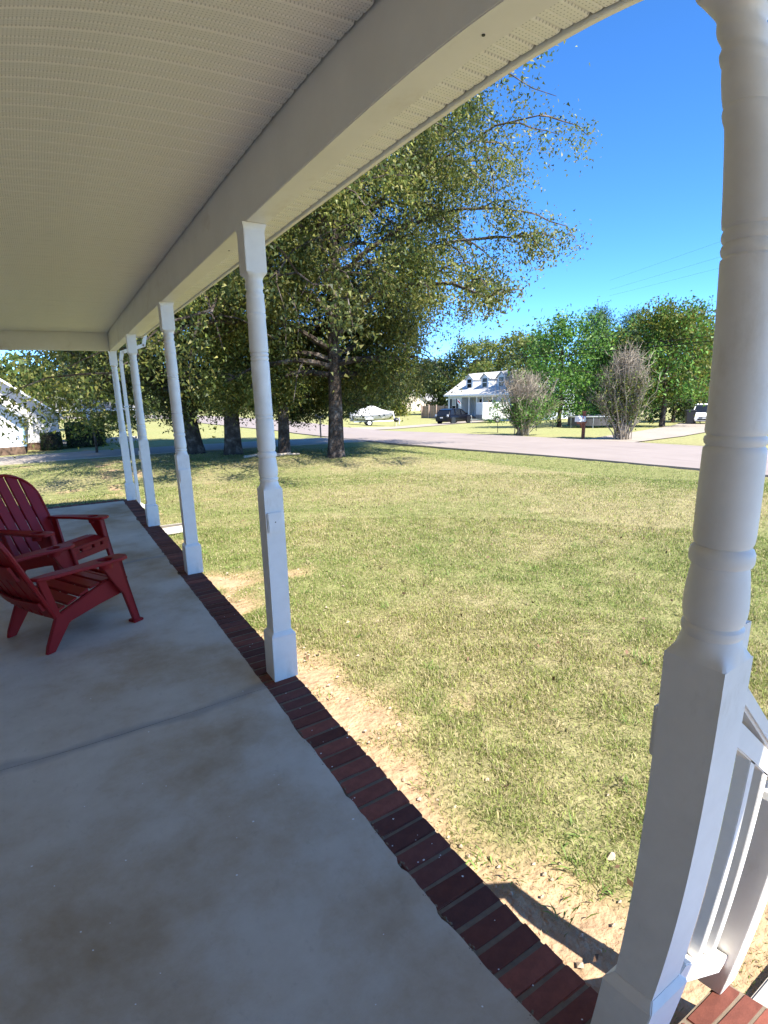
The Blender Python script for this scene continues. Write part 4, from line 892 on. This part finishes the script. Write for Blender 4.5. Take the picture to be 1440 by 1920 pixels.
for y in (10.1, 7.35, 4.6):
    d = MB(); d.prism([(1.3, y - .62, EV + .72), (1.3, y + .62, EV + .72), (1.3, y + .62, EV + 1.95), (1.3, y, EV + 2.42), (1.3, y - .62, EV + 1.95)], (2.9, 0, 0)); d = d.build('dormer', 'siding_blue', wh)
    for s in (-1, 1): MB().prism([(1.12, y + s * .80, EV + 1.80), (1.12, y, EV + 2.46), (1.12, y, EV + 2.56), (1.12, y + s * .80, EV + 1.90)], (3.1, 0, 0)).build('dormer_roof', 'shingle_light', d)
    MB().box(1.24, 1.297, y - .34, y + .34, EV + .92, EV + 1.90).build('dormer_window', 'glass', d)
    MB().box(1.22, 1.238, y - .36, y + .36, EV + 1.38, EV + 1.44).build('sash', 'white', d)
fl = thing('porch_flag', 'small white and red flag hanging at the porch of the white house', 'flag', (42.75, 50.0, float(terrain(42.6, 46)) + 2.35))
MB().tube([(0, 0, -.35), (-.75, .25, .35)], .02, 6).build('pole', 'dark', fl)
MB().prism([(-.72, .24, .30), (-.70, -.35, -.15), (-.72, -.42, -.65), (-.74, .16, -.30)], (.02, 0, 0)).build('cloth', 'white', fl)
MB().prism([(-.745, .10, .10), (-.725, -.35, -.22), (-.725, -.37, -.38), (-.745, .10, -.08)], (.02, 0, 0)).build('stripe', 'flagred', fl)

# cream house farther away
cx, cy = polar(36.0, 122); ch = thing('cream_house', 'small cream gabled house beyond the wooden fence', 'house', (cx, cy, float(terrain(cx, cy))), R(-36.0))
mb = MB(); mb.prism([(-3.2, 0, -.6), (2.7, 0, -.6), (2.7, 0, 2.3), (-.25, 0, 4.55), (-3.2, 0, 2.3)], (0, 9, 0)); mb.build('wall', 'siding_cream', ch)
mb = MB(); mb.box(2.7, 5.2, 1.2, 8, -.6, 2.1); mb.build('side_wing', 'siding_cream', ch)
for s, x0 in ((1, 3.25), (-1, -3.75)):
    mb = MB(); mb.prism([(x0, -.4, 1.95), (-.25, -.4, 4.72), (-.25, -.4, 4.86), (x0, -.4, 2.09)], (0, 9.8, 0)); mb.build('roof', 'shingle_light', ch)
mb = MB(); mb.prism([(2.4, .9, 2.05), (5.5, .9, 2.05), (5.2, 4.6, 3.7), (2.4, 4.6, 3.9)], (0, 0, .1)); mb.build('wing_roof', 'shingle', ch)
MB().box(2.75, 5.1, 1.13, 1.197, 1.55, 2.08).build('eave_board', 'foundation', ch)

# wooden privacy fence
fx0, fy0 = polar(36.75, 76); fx1, fy1 = 44.0, 53.4
fe = thing('wooden_fence', 'weathered board fence left of the white house', 'fence'); nF = 30
pick = MB().box(-.02, .02, -.185, .185, 0, 1.75).mesh('fence_board', 'wood_fence')
ang = math.atan2(fy1 - fy0, fx1 - fx0)
for i in range(nF * 1 + 14):
    f = (i + .5) / (nF + 14); x, y = fx0 + (fx1 - fx0) * f, fy0 + (fy1 - fy0) * f
    o = link('fence_board', pick, fe, (x, y, float(terrain(x, y)) - .05 + random.uniform(0, .05)), ang - math.pi / 2); o.scale = (1, math.hypot(fx1 - fx0, fy1 - fy0) / (nF + 14) / .385, 1)
zt = float(terrain(fx0, fy0))
for f in (0, .25, .5, .75, 1): 
    x, y = fx0 + (fx1 - fx0) * f, fy0 + (fy1 - fy0) * f; MB().box(x - .28, x - .14, y - .2, y - .06, zt - .1, zt + 1.9).build('fence_post', 'wood_fence', fe)

# ------------------------------------------------------------------ vehicles
def wheel(parent, x, y, r, w, side, rimm='rim'):
    b = MB(); 
    prof = [(-w / 2, r * .62), (-w / 2, r * .93), (-w / 2 + .03, r), (w / 2 - .03, r), (w / 2, r * .93), (w / 2, r * .62)]
    n = 24; vs = []; 
    for yy, rr_ in prof:
        for k in range(n): t = 2 * math.pi * k / n; vs.append((x + rr_ * math.cos(t), y + yy, r + rr_ * math.sin(t)))
    b.add(vs, [(i * n + k, i * n + (k + 1) % n, (i + 1) * n + (k + 1) % n, (i + 1) * n + k) for i in range(5) for k in range(n)])
    wo_ = b.build('wheel', 'rubber', parent, smooth=True)
    b = MB(); yo = y + side * (w / 2 - .02); b.tube([(x, yo - side * .02, r), (x, yo, r)], [r * .62, r * .62], 20)
    for k in range(5):
        t = 2 * math.pi * k / 5; b.bar((x, yo, r), (x + r * .55 * math.cos(t), yo + side * .012, r + r * .55 * math.sin(t)), .05, .03, (0, 1, 0))
    b.build('rim', rimm, wo_)
def car(name, label, loc, rz, m, L=4.5, W=1.82, H=1.55, suv=True):
    """local front = +x"""
    t = thing(name, label, 'car', loc, rz); h = L / 2
    def loft(secs, mm, nm, par):
        vs = []; k = len(secs[0][1])
        for x, ring in secs: vs += [(x, y, z) for y, z in ring]
        b = MB(); b.add(vs, [(i * k + j, i * k + (j + 1) % k, (i + 1) * k + (j + 1) % k, (i + 1) * k + j) for i in range(len(secs) - 1) for j in range(k)] + [tuple(range(k)), tuple(range((len(secs) - 1) * k, len(secs) * k))[::-1]])
        return b.build(nm, mm, par, smooth=True)
    def ring(w, z0, z1, belt):
        return [(-w * .90, z0), (-w * .97, z0 + .12), (-w, (z0 + belt) * .52), (-w * .985, belt - .06), (-w * .93, z1), (w * .93, z1), (w * .985, belt - .06), (w, (z0 + belt) * .52), (w * .97, z0 + .12), (w * .90, z0)]
    w = W / 2; bz = H * .60
    body = [(-h, ring(w * .86, .36, bz * .96, bz * .93)), (-h + .10, ring(w * .95, .27, bz + .02, bz)), (-h + .5, ring(w, .22, bz + .03, bz)), (0, ring(w, .20, bz, bz)), (h - 1.35, ring(w, .20, bz - .01, bz - .02)), (h - .75, ring(w * .985, .22, bz - .09, bz - .09)), (h - .18, ring(w * .92, .24, bz - .19, bz - .2)), (h, ring(w * .78, .30, bz - .30, bz - .33))]
    loft(body, m, 'body', t)
    def g(w0, z0, w1, z1): return [(-w0, z0), (-w1, z1), (w1, z1), (w0, z0)]
    rear = -h + .30; 
    cab = [(rear - .12, g(w * .86, bz - .02, w * .84, bz + .03)), (rear + .28, g(w * .93, bz - .02, w * .76, H - .13)), (rear + .75, g(w * .94, bz - .02, w * .76, H - .045)), (-.05, g(w * .94, bz - .02, w * .77, H - .03)), (h - 1.95, g(w * .94, bz - .02, w * .74, H - .10)), (h - 1.15, g(w * .90, bz - .04, w * .86, bz + .0))]
    loft(cab, 'glass', 'windows', t)
    rf = [(rear + .22, g(w * .80, H - .15, w * .74, H - .11)), (rear + .75, g(w * .785, H - .05, w * .74, H - .005)), (-.05, g(w * .79, H - .04, w * .75, H)), (h - 1.98, g(w * .765, H - .11, w * .72, H - .075))]
    loft(rf, m, 'roof', t)
    for s in (-1, 1):
        for (xa, za, ya), (xb, zb2, yb) in ((((rear + .0), bz, .93), (rear + .36, H - .10, .775)), ((rear + .95, bz, .955), (rear + .98, H - .06, .785)), ((.05, bz, .955), (.03, H - .05, .785)), ((h - 1.18, bz - .01, .90), (h - 1.98, H - .10, .76))):
            MB().bar((xa, s * w * ya, za), (xb, s * w * yb, zb2), .05, .09, (1, 0, 0)).build('pillar', m, t)
        for x in (-h + .86, h - .88):
            wheel(t, x, s * (w - .11), .335, .22, s)
            b = MB(); b.tube([(x, s * (w - .02), .335), (x, s * (w + .012), .335)], [.385, .385], 24); b.build('wheel_arch', 'dark', t)
        MB().box(h - 1.42, h - 1.28, min(s * (w + .0), s * (w + .17)), max(s * (w + .0), s * (w + .17)), bz + .02, bz + .15).build('mirror', m, t, bevel=.02)
        b = MB(); b.prism([(h - .42, s * w * .96, bz - .30), (h - .08, s * w * .74, bz - .36), (h - .10, s * w * .74, bz - .24), (h - .44, s * w * .95, bz - .17)], (.045, s * .02, 0)); b.build('headlight', 'lamp_clear', t)
        b = MB(); b.prism([(-h + .02, s * w * .70, bz - .17), (-h + .06, s * w * .92, bz - .17), (-h + .10, s * w * .93, bz + .06), (-h + .05, s * w * .72, bz + .04)], (-.03, s * .02, 0)); b.build('tail_light', 'lamp_red' if m != 'suv' else 'lamp_clear', t)
        b = MB(); b.box(-.9, .9, s * w * .985 - .012, s * w * .985 + .012, .40, .44); b.build('side_trim', 'dark', t)
    b = MB(); b.box(h - .05, h + .015, -w * .46, w * .46, bz - .42, bz - .34); b.build('grille', 'dark', t, bevel=.012)
    b = MB(); b.box(h - .06, h + .02, -w * .55, w * .55, .34, .44); b.build('lower_grille', 'dark', t, bevel=.012)
    MB().box(h + .0, h + .03, -.17, .17, .455, .52).build('number_plate', 'white', t)
    MB().box(-h - .025, -h + .02, -.17, .17, .62, .73).build('number_plate', 'white', t)
    return t
x, y = polar(40.25, 55.5); car('dark_suv', 'dark navy crossover parked on the driveway before the white house', (x, y, float(terrain(x, y)) + .04), R(14), 'suv', 4.5)
x, y = polar(64.25, 47); car('white_car', 'white car facing the road, half hidden by the near porch post', (x, y, float(terrain(x, y)) + .04), R(206), 'white', 4.5, 1.8, 1.5)

# enclosed cargo trailer
x, y = polar(43.9, 56.5); tl = thing('cargo_trailer', 'white enclosed cargo trailer parked in front of the porch columns', 'trailer', (x, y, float(terrain(x, y)) + .03), R(-20))
MB().box(-1.05, 2.0, -.9, .9, .42, 2.1).build('box', 'white', tl, bevel=.04)
MB().box(-1.075, -1.052, -.86, .86, .44, .85).build('stone_guard', 'greyband', tl)
MB().box(-1.0, 2.0, -.91, .91, .34, .42).build('frame', 'metal', tl)
mb = MB(); mb.bar((-1.0, .5, .38), (-2.0, 0, .40), .06, .08); mb.bar((-1.0, -.5, .38), (-2.0, 0, .40), .06, .08); mb.tube([(-1.9, 0, .02), (-1.9, 0, .75)], .035, 8); mb.build('hitch', 'metal', tl)
for s in (-1, 1):
    wheel(tl, .65, s * .86, .31, .2, s); b = MB(); b.box(.25, 1.05, s * .99 - .06, s * .99 + .06, .62, .68); b.build('mudguard', 'metal', tl)
b = MB(); b.box(.1, .7, -.93, -.902, .6, 1.8); b.build('side_door', 'white', tl, bevel=.01)

# covered boat on its trailer, bow to the right
x, y = polar(31.35, 50.0); bt = thing('covered_boat', 'pale covered motor boat resting on a white wheeled trailer', 'boat', (x, y, float(terrain(x, y)) + .03), R(-24))
secs = []
for f, wd_, kz, dz_ in ((0, .88, .52, 1.02), (.25, .94, .48, 1.04), (.5, .94, .47, 1.07), (.7, .82, .52, 1.12), (.86, .5, .66, 1.18), (.97, .14, .9, 1.24), (1.0, .02, 1.12, 1.25)):
    X_ = -1.95 + 3.9 * f; secs.append((X_, [(-wd_, dz_), (-wd_ * .96, dz_ - .18), (-wd_ * .82, kz + .18), (0, kz), (wd_ * .82, kz + .18), (wd_ * .96, dz_ - .18), (wd_, dz_)]))
def loft2(secs, nm, mm, par, close=False):
    k = len(secs[0][1]); b = MB(); vs = []
    for X_, rg in secs: vs += [(X_, yy, zz) for yy, zz in rg]
    fs = [(i * k + j, i * k + j + 1, (i + 1) * k + j + 1, (i + 1) * k + j) for i in range(len(secs) - 1) for j in range(k - 1)] + [tuple(range(k)), tuple(range((len(secs) - 1) * k, len(secs) * k))[::-1]]
    return b.add(vs, fs).build(nm, mm, par, smooth=True)
loft2(secs, 'hull', 'hull', bt)
cs = []
for f, wd_, z0, z1 in ((-.02, .90, .98, 1.05), (.06, .96, .98, 1.45), (.22, .98, .99, 1.62), (.42, .98, 1.0, 1.86), (.52, .96, 1.03, 1.84), (.72, .85, 1.08, 1.48), (.9, .45, 1.16, 1.32), (1.0, .04, 1.22, 1.28)):
    X_ = -1.95 + 3.9 * f; cs.append((X_, [(-wd_, z0), (-wd_ * .97, z0 + (z1 - z0) * .25), (-wd_ * .55, z0 + (z1 - z0) * .8), (0, z1), (wd_ * .55, z0 + (z1 - z0) * .8), (wd_ * .97, z0 + (z1 - z0) * .25), (wd_, z0)]))
loft2(cs, 'cover', 'cover', bt)
for s in (-1, 1):
    mb = MB(); pts = [(X_, s * (abs(rg[0][0]) + .006), rg[0][1] - .14) for X_, rg in secs[:-1]]
    for p, q in zip(pts[:-1], pts[1:]): mb.bar(p, q, .02, .09)
    mb.build('stripe', 'greyband', bt)
    wheel(bt, -.55, s * .95, .30, .2, s, 'white'); MB().box(-.95, -.15, s * .95 - .12, s * .95 + .12, .62, .66).build('mudguard', 'white', bt)
mb = MB()
for s in (-1, 1): mb.bar((-2.0, s * .6, .42), (.9, s * .6, .42), .08, .1); mb.bar((.9, s * .6, .42), (2.6, 0, .42), .08, .1)
mb.bar((-.55, -.9, .34), (-.55, .9, .34), .08, .08); mb.bar((2.05, 0, .42), (1.95, 0, 1.1), .07, .07); mb.tube([(2.5, 0, .04), (2.5, 0, .7)], .035, 8); mb.build('trailer_frame', 'white', bt)
mb = MB(); mb.box(-2.35, -1.98, -.22, .22, .45, 1.25); mb.build('outboard_motor', 'greyband', bt, bevel=.06)
# kettle grill
x, y = polar(33.85, 49.0); gz = float(terrain(x, y)); gr_ = thing('kettle_grill', 'black round kettle grill on thin legs beside the boat', 'grill', (x, y, gz))
MB().lathe([(.40, .03, 0), (.43, .17, 0), (.52, .25, 0), (.60, .27, 0), (.61, .28, 0), (.70, .24, 0), (.78, .14, 0), (.80, .02, 0)], n=24).build('bowl', 'dark', gr_, smooth=True)
for k in range(3): MB().tube([(.12 * math.cos(k * 2.09), .12 * math.sin(k * 2.09), .46), (.26 * math.cos(k * 2.09), .26 * math.sin(k * 2.09), 0)], .014, 6).build('leg', 'metal', gr_)
MB().box(-.06, .06, -.015, .015, .80, .84).build('handle', 'dark', gr_)

# ------------------------------------------------------------------ mailboxes, bin, trampoline frame
x, y = 18.25, 14.15; mbx = thing('mailbox', 'white mailbox on a reddish wooden post at the far road edge', 'mailbox', (x, y, float(terrain(x, y))), R(8))
MB().box(-.055, .055, -.055, .055, -.1, 1.14).build('post', 'wood_red', mbx, bevel=.006)
MB().box(-.50, .16, -.05, .05, .66, .74).build('arm', 'wood_red', mbx); MB().bar((-.02, 0, .40), (-.30, 0, .68), .05, .06, (0, 1, 0)).build('brace', 'wood_red', mbx)
mb = MB(); mb.prism([(-.56, -.115, .745), (-.56, .115, .745), (-.56, .115, .90), (-.56, .08, .96), (-.56, 0, .985), (-.56, -.08, .96), (-.56, -.115, .90)], (.5, 0, 0)); mb.build('box', 'white', mbx, bevel=.006)
MB().box(-.572, -.562, -.10, .10, .755, .95).build('door', 'white', mbx); MB().box(-.30, -.27, -.135, -.118, .86, 1.0).build('flag', 'flagred', mbx)
MB().box(-.14, .14, -.065, .065, 1.14, 1.17).build('cap', 'wood_red', mbx)
x, y = 10.75, 24.6; m2 = thing('dark_mailbox', 'small dark mailbox on a thin post by the driveway mouth', 'mailbox', (x, y, float(terrain(x, y))))
MB().tube([(0, 0, -.1), (0, 0, 1.0)], .04, 8).build('post', 'dark', m2)
mb = MB(); mb.prism([(-.28, -.1, 1.0), (-.28, .1, 1.0), (-.28, .1, 1.13), (-.28, 0, 1.2), (-.28, -.1, 1.13)], (.5, 0, 0)); mb.build('box', 'dark', m2, bevel=.01)
x, y = polar(63.0, 45); bn = thing('wheeled_bin', 'black wheeled rubbish bin beside the white car', 'bin', (x, y, float(terrain(x, y)) + .03), R(-50))
mb = MB(); mb.prism([(-.24, -.26, .06), (.24, -.26, .06), (.24, .26, .06), (-.24, .26, .06)], (0, 0, .01)); 
mb = MB(); mb.lathe([(.06, .25, 1), (.95, .32, 1)], n=4); mb.build('body', 'bin', bn, bevel=.02)
mb = MB(); mb.lathe([(.952, .34, 1), (1.0, .34, 1), (1.05, .26, 1)], n=4); mb.build('lid', 'bin', bn, bevel=.01)
for s in (-1, 1): mb = MB(); mb.tube([(.28, s * .2, .1), (.28, s * .26, .1)], .1, 14); mb.build('wheel', 'rubber', bn)
MB().tube([(.36, -.22, .98), (.36, .22, .98)], .018, 6).build('handle', 'bin', bn)
x, y = polar(54.4, 36.5); tp = thing('trampoline', 'low dark grey netted trampoline with pale legs behind the mailbox', 'trampoline', (x, y, float(terrain(x, y))), R(-36))
rx, ry = 1.55, 1.2; el = [(rx * math.cos(t), ry * math.sin(t)) for t in np.linspace(0, 2 * math.pi, 33)[:-1]]
mb = MB(); n = len(el); mb.add([(a, b, .18) for a, b in el] + [(a, b, .72) for a, b in el], [(i, (i + 1) % n, n + (i + 1) % n, n + i) for i in range(n)]); mb.build('skirt_net', 'net', tp, recalc=False)
mb = MB(); mb.tube([(a, b, .74) for a, b in el + el[:1]], .045, 6); mb.build('frame_ring', 'metal', tp, smooth=True)
mb = MB(); mb.add([(a * .93, b * .93, .75) for a, b in el], [tuple(range(n))]); mb.build('jumping_mat', 'net', tp)
for k in range(6):
    t_ = k * math.pi / 3 + .3; a, b = rx * math.cos(t_), ry * math.sin(t_); mb = MB(); mb.tube([(a * 1.0, b * 1.0, .74), (a * .98, b * .98, 0.0)], .022, 6); mb.build('leg', 'metal', tp)
x, y = polar(54.3, 43); ty = thing('play_slide', 'small red and teal plastic play slide behind the trampoline', 'slide', (x, y, float(terrain(x, y))), R(-40))
MB().prism([(-.9, -.25, .05), (.3, -.25, 1.25), (.3, -.25, 1.15), (-.9, -.25, -.02)], (0, .5, 0)).build('chute', 'flagred', ty)
for s in (-1, 1): MB().bar((.35, s * .24, 1.3), (.75, s * .24, 0), .06, .06, (0, 1, 0)).build('leg', 'teal', ty)
MB().box(.3, .62, -.27, .27, 1.14, 1.2).build('platform', 'teal', ty)

# ------------------------------------------------------------------ overhead cables beyond the road
def cable(label, a, b, sag, r):
    A = Vector((*polar(a[0], a[2])[:2], 1.564 + a[2] * math.tan(R(a[1])))); B = Vector((*polar(b[0], b[2])[:2], 1.564 + b[2] * math.tan(R(b[1]))))
    d = B - A; A = A - d * .35; B = B + d * .6
    pts = [A + (B - A) * f + Vector((0, 0, -sag * 4 * f * (1 - f) + sag * .95)) for f in np.linspace(0, 1, 17)]
    tag(MB().tube(pts, r, 5).build('power_line', 'cable', smooth=True), label, 'cable', 'overhead cables across the road')
cable('upper of the two black cables crossing in front of the far trees', (44.9, 3.95, 27.5), (64.3, 4.95, 22), .25, .011)
cable('lower, thicker of the two black cables crossing in front of the far trees', (44.9, 3.62, 27.5), (64.3, 4.5, 22), .28, .016)
cable('uppermost of the three faint cables high in the blue sky', (57.28, 11.1, 75), (63.83, 12.8, 72), .1, .007)
cable('middle one of the three faint cables high in the blue sky', (57.34, 10.18, 75), (63.9, 11.57, 72), .1, .007)
cable('lowest of the three faint cables high in the blue sky', (57.36, 9.55, 75), (63.95, 10.68, 72), .1, .007)
